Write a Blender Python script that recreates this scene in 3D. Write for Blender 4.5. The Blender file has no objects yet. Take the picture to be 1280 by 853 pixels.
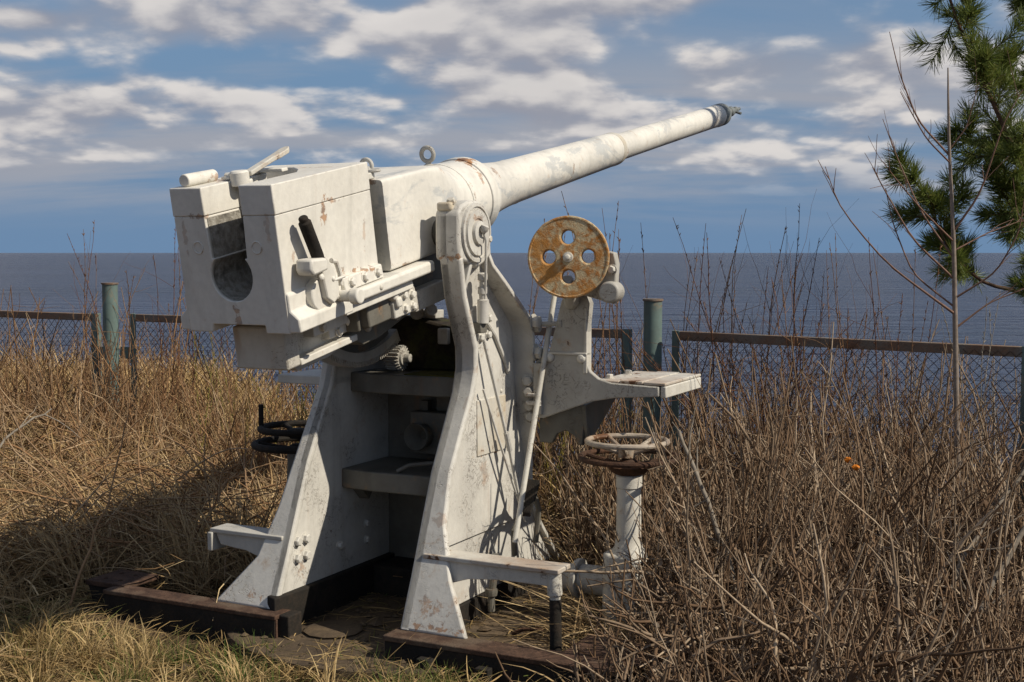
import bpy, bmesh, math, random
import numpy as np
from mathutils import Vector, Matrix
R = math.radians
rng = np.random.default_rng(7); random.seed(7)
scene = bpy.context.scene
COL = scene.collection

# ---------------------------------------------------------------- camera
cam = bpy.data.cameras.new('camera'); camo = bpy.data.objects.new('camera', cam); COL.objects.link(camo)
cam.sensor_fit = 'HORIZONTAL'; cam.sensor_width = 36.0; cam.lens = 45.0
cam.clip_start = 0.05; cam.clip_end = 90000
camo.location = (0, 0, 1.65); camo.rotation_euler = (R(90 - 3.95), 0, 0)
scene.camera = camo

# ---------------------------------------------------------------- light and exposure
SUN_AZ, SUN_EL = 23.0, 42.0      # degrees from +X towards the camera side, and above the horizon
sd = Vector((math.cos(R(SUN_EL)) * math.cos(R(SUN_AZ)), -math.cos(R(SUN_EL)) * math.sin(R(SUN_AZ)), math.sin(R(SUN_EL))))
sl = bpy.data.lights.new('sun', 'SUN'); sl.energy = 4.8; sl.angle = R(0.53); sl.color = (1.0, 0.915, 0.78)
so = bpy.data.objects.new('sun', sl); COL.objects.link(so); so.location = (20, -10, 25)
so.rotation_euler = (-sd).to_track_quat('-Z', 'Y').to_euler()
scene.view_settings.view_transform = 'Standard'; scene.view_settings.look = 'None'
scene.view_settings.gamma = 1.0; scene.view_settings.exposure = 0.0; scene.view_settings.use_curve_mapping = False
scene.render.engine = 'CYCLES'
scene.cycles.max_bounces = 6; scene.cycles.diffuse_bounces = 3; scene.cycles.glossy_bounces = 3
scene.cycles.transparent_max_bounces = 4; scene.cycles.use_denoising = True


class NT:
    """small helper round a node tree"""
    def __init__(s, tree): s.t = tree; s.n = tree.nodes; s.l = tree.links
    def node(s, typ, **kw):
        n = s.n.new(typ)
        for k, v in kw.items(): setattr(n, k, v)
        return n
    def put(s, sock, val):
        if isinstance(val, bpy.types.NodeSocket): s.l.new(val, sock)
        elif val is not None:
            try: sock.default_value = val
            except Exception: sock.default_value = (*val, 1.0) if len(val) == 3 else val
    def math(s, op, a, b=None, c=None, clamp=False):
        n = s.node('ShaderNodeMath', operation=op); n.use_clamp = clamp
        for i, v in enumerate((a, b, c)):
            if v is not None: s.put(n.inputs[i], v)
        return n.outputs[0]
    def vmath(s, op, a, b=None):
        n = s.node('ShaderNodeVectorMath', operation=op); s.put(n.inputs[0], a)
        if b is not None: s.put(n.inputs[1], b)
        return n.outputs['Value'] if op in ('DOT_PRODUCT', 'LENGTH', 'DISTANCE') else n.outputs[0]
    def mix(s, f, a, b, blend='MIX'):
        n = s.node('ShaderNodeMix', data_type='RGBA', blend_type=blend)
        s.put(n.inputs[0], f); s.put(n.inputs[6], a); s.put(n.inputs[7], b); return n.outputs[2]
    def fmix(s, f, a, b):
        n = s.node('ShaderNodeMix', data_type='FLOAT'); s.put(n.inputs[0], f); s.put(n.inputs[2], a); s.put(n.inputs[3], b); return n.outputs[0]
    def noise(s, vec, scale, detail=5, rough=.55, dist=0.0):
        n = s.node('ShaderNodeTexNoise'); s.put(n.inputs['Vector'], vec)
        n.inputs['Scale'].default_value = scale; n.inputs['Detail'].default_value = detail
        n.inputs['Roughness'].default_value = rough; n.inputs['Distortion'].default_value = dist
        return n.outputs['Fac']
    def step(s, v, a, b, lo=0.0, hi=1.0):
        n = s.node('ShaderNodeMapRange', interpolation_type='SMOOTHSTEP'); s.put(n.inputs[0], v)
        s.put(n.inputs[1], a); s.put(n.inputs[2], b); s.put(n.inputs[3], lo); s.put(n.inputs[4], hi); return n.outputs[0]
    def scale(s, vec, sc, loc=(0, 0, 0)):
        n = s.node('ShaderNodeMapping'); s.put(n.inputs[0], vec); n.inputs[3].default_value = sc; n.inputs[1].default_value = loc; return n.outputs[0]
    def bump(s, h, strength=.5, dist=.01, normal=None):
        n = s.node('ShaderNodeBump'); n.inputs['Strength'].default_value = strength; n.inputs['Distance'].default_value = dist
        s.put(n.inputs['Height'], h)
        if normal is not None: s.put(n.inputs['Normal'], normal)
        return n.outputs[0]


# ---------------------------------------------------------------- sky
world = bpy.data.worlds.new('World'); scene.world = world; world.use_nodes = True
w = NT(world.node_tree); w.n.clear()
sky = w.node('ShaderNodeTexSky', sky_type='NISHITA'); sky.sun_disc = False
sky.sun_elevation = R(SUN_EL); sky.sun_rotation = R(90 + SUN_AZ)
sky.air_density = 1.0; sky.dust_density = 0.25; sky.ozone_density = 2.0; sky.altitude = 200
gen = w.node('ShaderNodeTexCoord').outputs['Generated']
sep = w.node('ShaderNodeSeparateXYZ'); w.put(sep.inputs[0], gen)
dx, dy, dz = sep.outputs
el = w.math('MAXIMUM', dz, 0.0)
den = w.math('ADD', el, 0.25)
cmb = w.node('ShaderNodeCombineXYZ'); w.put(cmb.inputs[0], w.math('DIVIDE', dx, den)); w.put(cmb.inputs[1], w.math('DIVIDE', dy, den))
P = cmb.outputs[0]
# azimuth (radians, 0 = +Y, right positive) for the larger banks of cloud
azi = w.math('ARCTAN2', dx, dy)
def cloud_field(off):
    p = w.vmath('ADD', P, (off[0], off[1], 0.0))
    big = w.noise(p, 1.3, 2, .5, .1)
    mid = w.noise(p, 2.9, 8, .52, .10)
    v = w.node('ShaderNodeTexVoronoi', feature='F1'); w.put(v.inputs['Vector'], w.scale(p, (1, .72, 1)))
    v.inputs['Scale'].default_value = 5.2; v.inputs['Detail'].default_value = 2.0; v.inputs['Roughness'].default_value = .5
    puff = w.math('MULTIPLY', w.math('SUBTRACT', .42, v.outputs['Distance']), .13)
    return w.math('ADD', puff, w.math('ADD', w.math('MULTIPLY', big, .40), w.math('MULTIPLY', mid, .60)))
def banks():
    tot = None
    # azimuth, elevation, half width, half height (degrees), weight: banks of cloud and the blue gaps between them
    for a, e, sa, se, g in BANKS:
        qa = w.math('DIVIDE', w.math('SUBTRACT', azi, R(a)), R(sa)); qe = w.math('DIVIDE', w.math('SUBTRACT', el, R(e)), R(se))
        r2 = w.math('ADD', w.math('MULTIPLY', qa, qa), w.math('MULTIPLY', qe, qe))
        gsn = w.math('MULTIPLY', w.math('EXPONENT', w.math('MULTIPLY', r2, -1.0)), g * 1.3)
        tot = gsn if tot is None else w.math('ADD', tot, gsn)
    return tot
def pxsky(x, y, hw, hh, g): return (math.degrees(math.atan((x - 640) / 1600)), math.degrees(math.atan((316 - y) / 1600)), hw / 28.0, hh / 28.0, g)
BANKS = [pxsky(*q) for q in [
    (300, 35, 170, 42, .16), (55, 48, 60, 14, .10), (120, 150, 130, 45, .13), (310, 140, 70, 26, .13), (620, 45, 150, 40, .16),
    (640, 120, 140, 40, .16), (720, 10, 200, 18, .12), (960, 95, 110, 24, .15), (1100, 80, 80, 36, .13), (830, 150, 60, 20, .06), (1000, 160, 220, 50, .08),
    (80, 110, 60, 22, -.08), (40, 15, 60, 22, -.12), (480, 20, 40, 22, -.10), (255, 85, 50, 14, -.08), (420, 105, 70, 16, -.06), (790, 90, 50, 26, -.16), (900, 35, 70, 18, -.10),
    (1190, 20, 60, 26, -.12), (240, 205, 90, 26, -.10), (1230, 150, 60, 60, -.05)]]
bk = banks()
f0 = w.math('ADD', cloud_field((0, 0)), bk)
f1 = w.math('ADD', cloud_field((0.0, -0.085)), bk)
litc = w.step(w.math('SUBTRACT', f0, f1), -.075, .085)
wid = w.fmix(litc, .27, .13)
dens = w.step(f0, .400, w.math('ADD', wid, .400))
dens = w.math('MULTIPLY', dens, w.math('MULTIPLY', w.step(el, .035, .080), .94))
# thin layered veil below the heaps, drawn out along the horizon
veil = w.noise(w.scale(P, (.9, 3.2, 1)), 1.0, 6, .55, .3)
veil = w.math('MULTIPLY', w.step(veil, .36, .62), w.math('MULTIPLY', w.step(el, .010, .065), w.step(el, .11, .18, .85, .15)))
body = w.step(f0, .52, .74)
skyc = w.mix(w.step(el, .0, .45), (1.75, 2.95, 4.75, 1), w.mix(1.0, sky.outputs[0], (.84, .93, 1.0, 1), 'MULTIPLY'))
skyc = w.mix(veil, skyc, (4.3, 4.4, 4.9, 1))
ccol = w.mix(litc, (3.5, 3.65, 4.35, 1), (8.7, 8.25, 7.9, 1))
ccol = w.mix(w.math('MULTIPLY', body, .22), ccol, (4.6, 4.5, 4.7, 1))
fin = w.mix(dens, skyc, ccol)
bg = w.node('ShaderNodeBackground'); w.put(bg.inputs[0], fin); bg.inputs[1].default_value = 0.085
world.cycles.sampling_method = 'MANUAL'; world.cycles.sample_map_resolution = 512
wo = w.node('ShaderNodeOutputWorld'); w.l.new(bg.outputs[0], wo.inputs[0])

# ---------------------------------------------------------------- materials
def new_mat(name):
    m = bpy.data.materials.new(name); m.use_nodes = True; t = NT(m.node_tree); t.n.clear()
    b = t.node('ShaderNodeBsdfPrincipled'); o = t.node('ShaderNodeOutputMaterial'); t.l.new(b.outputs[0], o.inputs[0])
    return m, t, b
RUST_D, RUST_O = (.060, .026, .012), (.30, .125, .035)

def paint(name, base=(.64, .612, .54), grime=(.46, .435, .375), worn=None, chip=.70, streak=.35, edge=.55, craze=0.0, rough=.55, stains=()):
    """old thick brushed paint on iron: grime, chips down to rust, runs below the chips, worn edges"""
    m, t, b = new_mat(name)
    oc = t.node('ShaderNodeTexCoord').outputs['Object']
    n1 = t.noise(oc, 2.6, 6, .6); n2 = t.noise(oc, 34, 6, .65); n3 = t.noise(oc, 9, 8, .68, .4); n5 = t.noise(oc, 26, 8, .70, .6)
    c = t.mix(t.step(n1, .36, .70), base, grime)
    c = t.mix(t.step(n2, .30, .75, 0, .28), c, tuple(q * .62 for q in base))
    if worn is not None:
        wn = t.math('MULTIPLY', t.step(t.noise(t.scale(oc, (1, .45, 1)), 5.5, 9, .68, .6), .52, .60), .75)
        c = t.mix(wn, c, worn)
    st = t.noise(t.scale(oc, (16, 16, 1.1)), 1.0, 6, .6)
    c = t.mix(t.math('MULTIPLY', t.step(st, .60, .80), streak), c, RUST_O)
    st2 = t.noise(t.scale(oc, (11, 11, .7), (3, 1, 5)), 1.0, 7, .62)
    c = t.mix(t.step(st2, .50, .74, 0, .30), c, tuple(q * .50 for q in grime))
    chp = t.step(n3, chip, chip + .025)
    halo = t.math('MULTIPLY', t.step(n3, chip - .10, chip + .02), .40)
    c = t.mix(halo, c, (.36, .20, .085))
    spk = t.math('MULTIPLY', t.step(n5, chip - .010, chip + .01), t.step(t.noise(oc, 3.3, 4, .6), .48, .66)); chp = t.math('MAXIMUM', chp, spk)
    rc = t.mix(n2, RUST_D, (.17, .075, .03)); c = t.mix(chp, c, rc)
    # single rust stains and runs
    for (px, py, pz), (sx, sy, sz), amt in stains:
        q = t.scale(t.vmath('SUBTRACT', oc, (px, py, pz)), (1 / sx, 1 / sy, 1 / sz)); dd = t.vmath('LENGTH', q)
        k = t.math('MULTIPLY', t.step(t.math('ADD', dd, t.math('MULTIPLY', t.math('SUBTRACT', n5, .5), 5.0)), .45, .75, 1, 0), amt)
        c = t.mix(k, c, t.mix(t.step(n2, .4, .6), (.36, .155, .038), (.14, .056, .018)))
    # worn edges
    bev = t.node('ShaderNodeBevel', samples=4); bev.inputs[0].default_value = .010
    geo = t.node('ShaderNodeNewGeometry')
    ed = t.math('SUBTRACT', 1.0, t.vmath('DOT_PRODUCT', bev.outputs[0], geo.outputs['Normal']))
    ew = t.math('MULTIPLY', t.step(ed, .02, .16), t.step(t.noise(oc, 22, 7, .7), .53, .62))
    c = t.mix(t.math('MULTIPLY', ew, edge), c, (.16, .085, .04))
    t.put(b.inputs['Base Color'], c)
    hgt = t.math('SUBTRACT', t.math('MULTIPLY', n2, .5), t.math('MULTIPLY', chp, .6))
    if craze > 0:
        rg = t.math('ABSOLUTE', t.math('SUBTRACT', t.noise(oc, 24, 4, .6, .9), .5))
        cr = t.math('MULTIPLY', t.step(rg, 0.0, .020, 1, 0), t.step(t.noise(oc, 5, 5, .6), .46, .62))
        hgt = t.math('SUBTRACT', hgt, t.math('MULTIPLY', cr, craze))
        c2 = t.mix(t.math('MULTIPLY', cr, .75), c, (.11, .075, .05)); t.put(b.inputs['Base Color'], c2)
    t.put(b.inputs['Normal'], t.bump(hgt, .55, .006))
    b.inputs['Roughness'].default_value = rough; b.inputs['Specular IOR Level'].default_value = .35
    return m

def rusty(name, cols, scale=14, rough=.85, bump=.6):
    m, t, b = new_mat(name); oc = t.node('ShaderNodeTexCoord').outputs['Object']
    n = t.noise(oc, scale, 9, .68, .3); n2 = t.noise(oc, scale * .25, 5, .6); n3 = t.noise(oc, scale * 5, 5, .6)
    c = t.mix(t.step(n, .38, .64), cols[0], cols[1]); c = t.mix(t.step(n2, .46, .66, 0, .85), c, cols[2])
    c = t.mix(t.step(n3, .3, .8, 0, .35), c, tuple(q * .4 for q in cols[0]))
    t.put(b.inputs['Base Color'], c); b.inputs['Roughness'].default_value = rough; b.inputs['Specular IOR Level'].default_value = .25
    t.put(b.inputs['Normal'], t.bump(t.math('ADD', n, t.math('MULTIPLY', n3, .4)), bump, .008)); return m

M = {}
_ce, _se = math.cos(R(10.8)), math.sin(R(10.8))
def _ax(v, a, b): return (v, .47 + a * _ce - b * _se, 1.74 + a * _se + b * _ce)
ST_BREECH = [(_ax(.235, -.86, .225), (.03, .022, .06), .75), (_ax(.235, -.80, .262), (.02, .07, .010), .6), (_ax(-.10, -1.16, .262), (.10, .03, .014), .6), (_ax(.25, -.68, -.03), (.03, .20, .016), .75),
    (_ax(0, -1.158, -.12), (.02, .02, .045), .6), (_ax(-.19, -1.158, .20), (.012, .02, .10), .35), (_ax(.19, -1.158, .20), (.012, .02, .09), .30), (_ax(.24, -1.08, .10), (.02, .012, .07), .4), (_ax(.24, -.60, .12), (.02, .010, .12), .35), (_ax(-.16, -.95, .372), (.07, .10, .02), .5), (_ax(.10, -.66, .372), (.10, .02, .02), .5)]
ST_BARREL = [(_ax(.06, .60, .235), (.06, .05, .05), .9), (_ax(.14, .56, .17), (.05, .03, .05), .6), (_ax(.10, .80, .17), (.05, .04, .05), .6), (_ax(.10, 2.62, .02), (.06, .03, .07), .9), (_ax(.09, 4.2, -.01), (.05, .05, .035), .85), (_ax(.08, 3.7, -.02), (.05, .16, .02), .7),
    (_ax(.09, 3.1, -.03), (.05, .14, .022), .7), (_ax(.11, 1.75, .03), (.05, .014, .09), .6), (_ax(.10, -.42, .285), (.10, .02, .02), .7), (_ax(.20, .10, .275), (.04, .05, .03), .5), (_ax(.23, -.30, -.085), (.03, .14, .012), .6), (_ax(.19, .42, .10), (.03, .012, .12), .5), (_ax(.05, 4.5, .05), (.06, .10, .06), .35)]
ST_CHEEK = [((.37, .68, .757), (.03, .14, .022), .9), ((.372, .548, .87), (.02, .010, .12), .8), ((.365, .62, .66), (.02, .05, .09), .35), ((.45, .93, .95), (.04, .03, .16), .45), ((.44, .02, .20), (.12, .03, .05), .5), ((.40, .15, .55), (.05, .03, .06), .35), ((-.33, .17, .27), (.03, .04, .08), .45),
    ((-.45, .02, .16), (.14, .04, .03), .6), ((.50, -.02, .14), (.14, .04, .018), .7), ((.36, .305, 1.63), (.06, .02, .016), .7), ((.42, .445, 1.80), (.03, .05, .02), .5), ((.46, .80, 1.42), (.02, .10, .08), .4)]
M['white'] = paint('white_paint', craze=.25)
M['barrel'] = paint('barrel_paint', base=(.71, .682, .61), grime=(.58, .555, .50), worn=(.42, .43, .42), chip=.70, streak=.22, edge=.7, stains=ST_BARREL)
M['breech'] = paint('breech_paint', base=(.70, .672, .60), grime=(.61, .58, .51), chip=.725, streak=.28, edge=.75, stains=ST_BREECH)
M['cheek'] = paint('cheek_paint', base=(.61, .588, .53), grime=(.47, .45, .405), chip=.69, streak=.34, edge=.85, craze=.8, stains=ST_CHEEK)
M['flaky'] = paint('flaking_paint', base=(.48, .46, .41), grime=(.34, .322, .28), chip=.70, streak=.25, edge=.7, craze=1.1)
M['grimy_shaded'] = paint('grimy_shaded_paint', base=(.17, .16, .135), grime=(.085, .078, .060), chip=.66, streak=.3, edge=.5, craze=.4)  # grime, with the carriage interior's deep shade put into the base colour
M['hatch'] = paint('rusty_hatch_paint', base=(.56, .54, .48), grime=(.50, .42, .30), chip=.63, streak=.6, edge=.9)
M['disc'] = rusty('rusted_yellow_paint', ((.54, .45, .28), (.40, .145, .020), (.48, .215, .045)), 34, .8, .9)
M['wheel'] = paint('weathered_wheel_paint', base=(.44, .38, .30), grime=(.20, .14, .10), chip=.56, streak=.2, edge=.9)
M['beam'] = rusty('red_oxide_rust', ((.058, .033, .022), (.11, .062, .040), (.135, .098, .068)), 20, .9, 1.0)
M['rust'] = rusty('brown_rust', ((.055, .028, .017), (.11, .055, .03), (.05, .035, .026)), 30)
M['black'] = rusty('black_iron', ((.018, .016, .013), (.035, .026, .019), (.012, .011, .010)), 24)
M['mossy'] = rusty('mossy_black_iron', ((.022, .018, .013), (.045, .032, .020), (.055, .055, .016)), 40, .95, 1.0)
M['moss'] = rusty('moss', ((.10, .095, .018), (.16, .12, .03), (.05, .05, .015)), 60, .95, 1.0)
M['plate'] = rusty('muddy_plate', ((.085, .062, .040), (.14, .10, .06), (.05, .036, .025)), 12, .95, .8)
M['hollow'] = rusty('mottled_recess', ((.40, .38, .33), (.22, .20, .165), (.06, .053, .044)), 34, .95, 1.2)  # mottled pale and dark tones for the breech channel and chamber
M['teal'] = paint('teal_paint', base=(.125, .185, .17), grime=(.10, .125, .11), chip=.64, streak=.30, edge=.8, rough=.7)
M['railrust'] = rusty('rusted_angle_iron', ((.17, .13, .10), (.22, .125, .075), (.19, .18, .155)), 24)
M['wire'] = rusty('rusty_wire', ((.085, .058, .042), (.14, .078, .048), (.10, .08, .065)), 30)
M['plank'] = paint('seat_board_paint', base=(.58, .55, .48), grime=(.36, .27, .20), chip=.60, streak=.2, edge=.7)
M['steel'] = rusty('bare_grey_steel', ((.20, .22, .215), (.11, .12, .11), (.27, .275, .26)), 40, .5, .3)

def veg(name, cols, rough=.85, trans=0.0, spec=.2):
    """stem or blade colours picked by the per-stem value 'tone', mottled along the stem"""
    m, t, b = new_mat(name)
    at = t.node('ShaderNodeAttribute', attribute_name='tone').outputs['Fac']
    oc = t.node('ShaderNodeTexCoord').outputs['Object']
    rp = t.node('ShaderNodeValToRGB'); cr = rp.color_ramp
    k = len(cols)
    cr.elements[0].position = 0; cr.elements[0].color = (*cols[0], 1); cr.elements[1].position = 1; cr.elements[1].color = (*cols[-1], 1)
    for i in range(1, k - 1): e = cr.elements.new(i / (k - 1)); e.color = (*cols[i], 1)
    t.l.new(at, rp.inputs[0])
    n = t.noise(oc, 45, 3, .6)
    c = t.mix(t.step(n, .35, .7, 0, .55), rp.outputs[0], t.mix(1.0, rp.outputs[0], (.45, .42, .38, 1), 'MULTIPLY'))
    t.put(b.inputs['Base Color'], c); b.inputs['Roughness'].default_value = rough; b.inputs['Specular IOR Level'].default_value = spec
    if trans > 0:
        tr = t.node('ShaderNodeBsdfTranslucent'); t.put(tr.inputs[0], c); mx = t.node('ShaderNodeMixShader'); mx.inputs[0].default_value = trans
        out = [q for q in t.n if q.type == 'OUTPUT_MATERIAL'][0]
        t.l.new(b.outputs[0], mx.inputs[1]); t.l.new(tr.outputs[0], mx.inputs[2]); t.l.new(mx.outputs[0], out.inputs[0])
    return m
M['straw'] = veg('dry_straw', [(.19, .115, .048), (.38, .245, .105), (.52, .355, .155), (.45, .305, .145), (.64, .47, .23)], .8, .15)
M['matted'] = veg('matted_dead_grass', [(.14, .085, .040), (.30, .195, .092), (.48, .335, .165), (.38, .27, .145), (.70, .53, .29)], .85, .1)
M['stem'] = veg('bare_shrub_bark', [(.105, .055, .027), (.21, .115, .055), (.33, .195, .097), (.27, .180, .105), (.54, .39, .235)], .85)
M['cane'] = veg('thorny_cane_bark', [(.085, .052, .031), (.17, .105, .060), (.27, .178, .108), (.215, .155, .103), (.48, .37, .255)], .85)
M['greystem'] = veg('grey_dead_bark', [(.14, .115, .09), (.25, .215, .17), (.33, .29, .235)], .85)
M['willow'] = veg('willow_bark', [(.10, .042, .024), (.18, .080, .040), (.26, .150, .075), (.15, .075, .04)], .6)
M['osier'] = veg('yellow_osier_bark', [(.16, .12, .03), (.26, .20, .05), (.17, .16, .04), (.22, .14, .06)], .65)
M['fresh'] = veg('spring_grass', [(.070, .115, .022), (.12, .16, .035), (.22, .165, .065), (.42, .285, .125), (.56, .42, .21)], .75, .2)
M['bark'] = veg('sapling_bark', [(.22, .175, .14), (.27, .22, .18), (.17, .085, .055)], .7)
M['pinebark'] = rusty('pine_bark', ((.07, .045, .03), (.16, .085, .045), (.05, .04, .032)), 30)
M['needle'] = veg('pine_needles', [(.075, .105, .024), (.13, .18, .036), (.21, .25, .052), (.12, .155, .034), (.31, .29, .085)], .5, .30, .4)
M['rosehip'] = rusty('orange_leaf', ((.55, .16, .01), (.70, .24, .02), (.45, .12, .01)), 60, .6, .2)

def ground_mat():
    m, t, b = new_mat('litter_soil'); oc = t.node('ShaderNodeTexCoord').outputs['Object']
    n = t.noise(oc, 1.3, 8, .65); n2 = t.noise(oc, 30, 8, .7, .5); n3 = t.noise(t.scale(oc, (60, 12, 20)), 1, 5, .6)
    c = t.mix(t.step(n, .35, .65), (.065, .042, .025), (.12, .080, .045)); c = t.mix(t.step(n2, .45, .7, 0, .7), c, (.19, .135, .075))
    c = t.mix(t.step(n3, .52, .66, 0, .6), c, (.23, .165, .09)); c = t.mix(t.step(n2, .3, .45, .6, 0), c, (.022, .016, .011))
    t.put(b.inputs['Base Color'], c); b.inputs['Roughness'].default_value = .95; b.inputs['Specular IOR Level'].default_value = .1
    t.put(b.inputs['Normal'], t.bump(t.math('ADD', n2, n3), .9, .03)); return m
M['ground'] = ground_mat()
def sea_mat():
    m, t, b = new_mat('sea_water'); oc = t.node('ShaderNodeTexCoord').outputs['Object']
    a = t.noise(t.scale(oc, (.22, .55, 1)), 1, 6, .62, .4); c2 = t.noise(t.scale(oc, (.035, .10, 1)), 1, 5, .6, .3)
    d = t.noise(t.scale(oc, (.0022, .010, 1)), 1, 5, .6)
    t.put(b.inputs['Base Color'], t.mix(t.step(d, .35, .65), (.012, .0165, .038), (.023, .030, .062)))
    b.inputs['Roughness'].default_value = .22; b.inputs['IOR'].default_value = 1.33
    t.put(b.inputs['Normal'], t.bump(t.math('ADD', t.math('MULTIPLY', a, .45), t.math('MULTIPLY', c2, 2.2)), 1.0, 3.0)); b.inputs['Specular IOR Level'].default_value = .27; return m
M['sea'] = sea_mat()

# ---------------------------------------------------------------- mesh helpers
class MB:
    def __init__(s): s.v = []; s.f = []
    def add(s, vs, fs):
        o = len(s.v); s.v += [tuple(map(float, q)) for q in vs]; s.f += [tuple(i + o for i in q) for q in fs]; return s
    def box(s, x0, x1, y0, y1, z0, z1):
        return s.add([(x0, y0, z0), (x1, y0, z0), (x1, y1, z0), (x0, y1, z0), (x0, y0, z1), (x1, y0, z1), (x1, y1, z1), (x0, y1, z1)],
                     [(3, 2, 1, 0), (4, 5, 6, 7), (0, 1, 5, 4), (1, 2, 6, 5), (2, 3, 7, 6), (3, 0, 4, 7)])
    def prism(s, prof, ax, w0, w1):
        """extrude a closed outline along x (outline = y,z), y (x,z) or z (x,y)"""
        mk = {'x': lambda p, q: (q, p[0], p[1]), 'y': lambda p, q: (p[0], q, p[1]), 'z': lambda p, q: (p[0], p[1], q)}[ax]
        n = len(prof)
        return s.add([mk(p, w0) for p in prof] + [mk(p, w1) for p in prof],
                     [tuple(range(n)), tuple(range(2 * n - 1, n - 1, -1))] + [(i, i + n, (i + 1) % n + n, (i + 1) % n) for i in range(n)])
    def tube(s, pts, rad, n=10, closed=False):
        pts = [Vector(p) for p in pts]; k = len(pts)
        if not hasattr(rad, '__len__'): rad = [rad] * k
        d0 = (pts[1] - pts[0]).normalized(); up = Vector((0, 0, 1)) if abs(d0.z) < .9 else Vector((1, 0, 0))
        a = d0.cross(up).normalized(); vs = []
        for i in range(k):
            if closed: d = (pts[(i + 1) % k] - pts[i - 1]).normalized()
            else: d = (pts[min(i + 1, k - 1)] - pts[max(i - 1, 0)]).normalized()
            a = (a - d * a.dot(d)).normalized(); b = d.cross(a)
            vs += [pts[i] + (a * math.cos(2 * math.pi * j / n) + b * math.sin(2 * math.pi * j / n)) * rad[i] for j in range(n)]
        fs = []
        for i in range(k if closed else k - 1):
            i2 = (i + 1) % k
            fs += [(i * n + j, i * n + (j + 1) % n, i2 * n + (j + 1) % n, i2 * n + j) for j in range(n)]
        if not closed: fs += [tuple(range(n - 1, -1, -1)), tuple(range((k - 1) * n, k * n))]
        return s.add(vs, fs)
    def lathe(s, prof, org, axis, n=32):
        """prof = (height along axis, radius)"""
        ax = Vector(axis).normalized(); up = Vector((0, 0, 1)) if abs(ax.z) < .9 else Vector((1, 0, 0))
        a = ax.cross(up).normalized(); b = ax.cross(a); o = Vector(org)
        vs = [o + ax * h + (a * math.cos(2 * math.pi * j / n) + b * math.sin(2 * math.pi * j / n)) * r for h, r in prof for j in range(n)]
        k = len(prof); fs = [(i * n + j, (i + 1) * n + j, (i + 1) * n + (j + 1) % n, i * n + (j + 1) % n) for i in range(k - 1) for j in range(n)]
        fs += [tuple(range(n)), tuple(range(k * n - 1, (k - 1) * n - 1, -1))]
        return s.add(vs, fs)
    def cyl(s, p0, p1, r, n=20):
        p0, p1 = Vector(p0), Vector(p1); return s.lathe([(0, r), ((p1 - p0).length, r)], p0, p1 - p0, n)
    def loft(s, rings):
        n = len(rings[0]); k = len(rings)
        return s.add([p for r in rings for p in r], [(i * n + j, i * n + (j + 1) % n, (i + 1) * n + (j + 1) % n, (i + 1) * n + j) for i in range(k - 1) for j in range(n)]
                     + [tuple(range(n - 1, -1, -1)), tuple(range((k - 1) * n, k * n))])
    def flange(s, line, v0, v1, th):
        """a strip along a (u,z) polyline, from v0 to v1[i] across, th thick towards the left of travel"""
        k = len(line); vs = []
        for i in range(k):
            a = Vector(line[max(i - 1, 0)]); b = Vector(line[min(i + 1, k - 1)]); d = (b - a).normalized(); nn = Vector((-d.y, d.x)) * th
            u, z = line[i]; w1 = v1[i] if hasattr(v1, '__len__') else v1; w0 = v0[i] if hasattr(v0, '__len__') else v0
            vs += [(w0, u, z), (w1, u, z), (w1, u + nn.x, z + nn.y), (w0, u + nn.x, z + nn.y)]
        fs = [(4 * i + j, 4 * i + (j + 1) % 4, 4 * i + 4 + (j + 1) % 4, 4 * i + 4 + j) for i in range(k - 1) for j in range(4)]
        return s.add(vs, fs + [(3, 2, 1, 0), (4 * k - 4, 4 * k - 3, 4 * k - 2, 4 * k - 1)])
    def tf(s, fn): s.v = [fn(*p) for p in s.v]; return s

def link(name, me, parent=None):
    o = bpy.data.objects.new(name, me); COL.objects.link(o); o.parent = parent; return o
def part(name, mb, mat, parent, bevel=.006, ang=35, seg=2, jag=0.0):
    me = bpy.data.meshes.new(name); me.from_pydata(mb.v, [], mb.f)
    bm = bmesh.new(); bm.from_mesh(me); bmesh.ops.recalc_face_normals(bm, faces=bm.faces); bm.to_mesh(me); bm.free()
    me.polygons.foreach_set('use_smooth', [True] * len(me.polygons)); me.set_sharp_from_angle(angle=R(ang))
    me.materials.append(M[mat]); o = link(name, me, parent)
    if bevel > 0:
        b = o.modifiers.new('bevel', 'BEVEL'); b.width = bevel; b.segments = seg; b.limit_method = 'ANGLE'; b.angle_limit = R(38); b.harden_normals = False
    return o
def tag(o, label=None, cat=None, group=None, kind=None):
    for k, v in (('label', label), ('category', cat), ('group', group), ('kind', kind)):
        if v: o[k] = v
    return o
def empty(name, loc=(0, 0, 0), rz=0):
    e = bpy.data.objects.new(name, None); COL.objects.link(e); e.location = loc; e.rotation_euler.z = rz; e.empty_display_size = .2; return e
def holed(outer, holes, t):
    """flat plate with holes, thickness t, in x,z with y = 0..t; returns MB"""
    bm = bmesh.new(); edges = []
    for lp in [outer] + holes:
        vs = [bm.verts.new((p[0], 0, p[1])) for p in lp]
        edges += [bm.edges.new((vs[i], vs[(i + 1) % len(vs)])) for i in range(len(vs))]
    bmesh.ops.triangle_fill(bm, edges=edges, use_beauty=True)
    ex = bmesh.ops.extrude_face_region(bm, geom=list(bm.faces), use_keep_orig=True)
    bmesh.ops.translate(bm, vec=(0, t, 0), verts=[g for g in ex['geom'] if isinstance(g, bmesh.types.BMVert)])
    bm.verts.index_update(); mb = MB(); mb.add([v.co for v in bm.verts], [[v.index for v in f.verts] for f in bm.faces]); bm.free(); return mb
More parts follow.
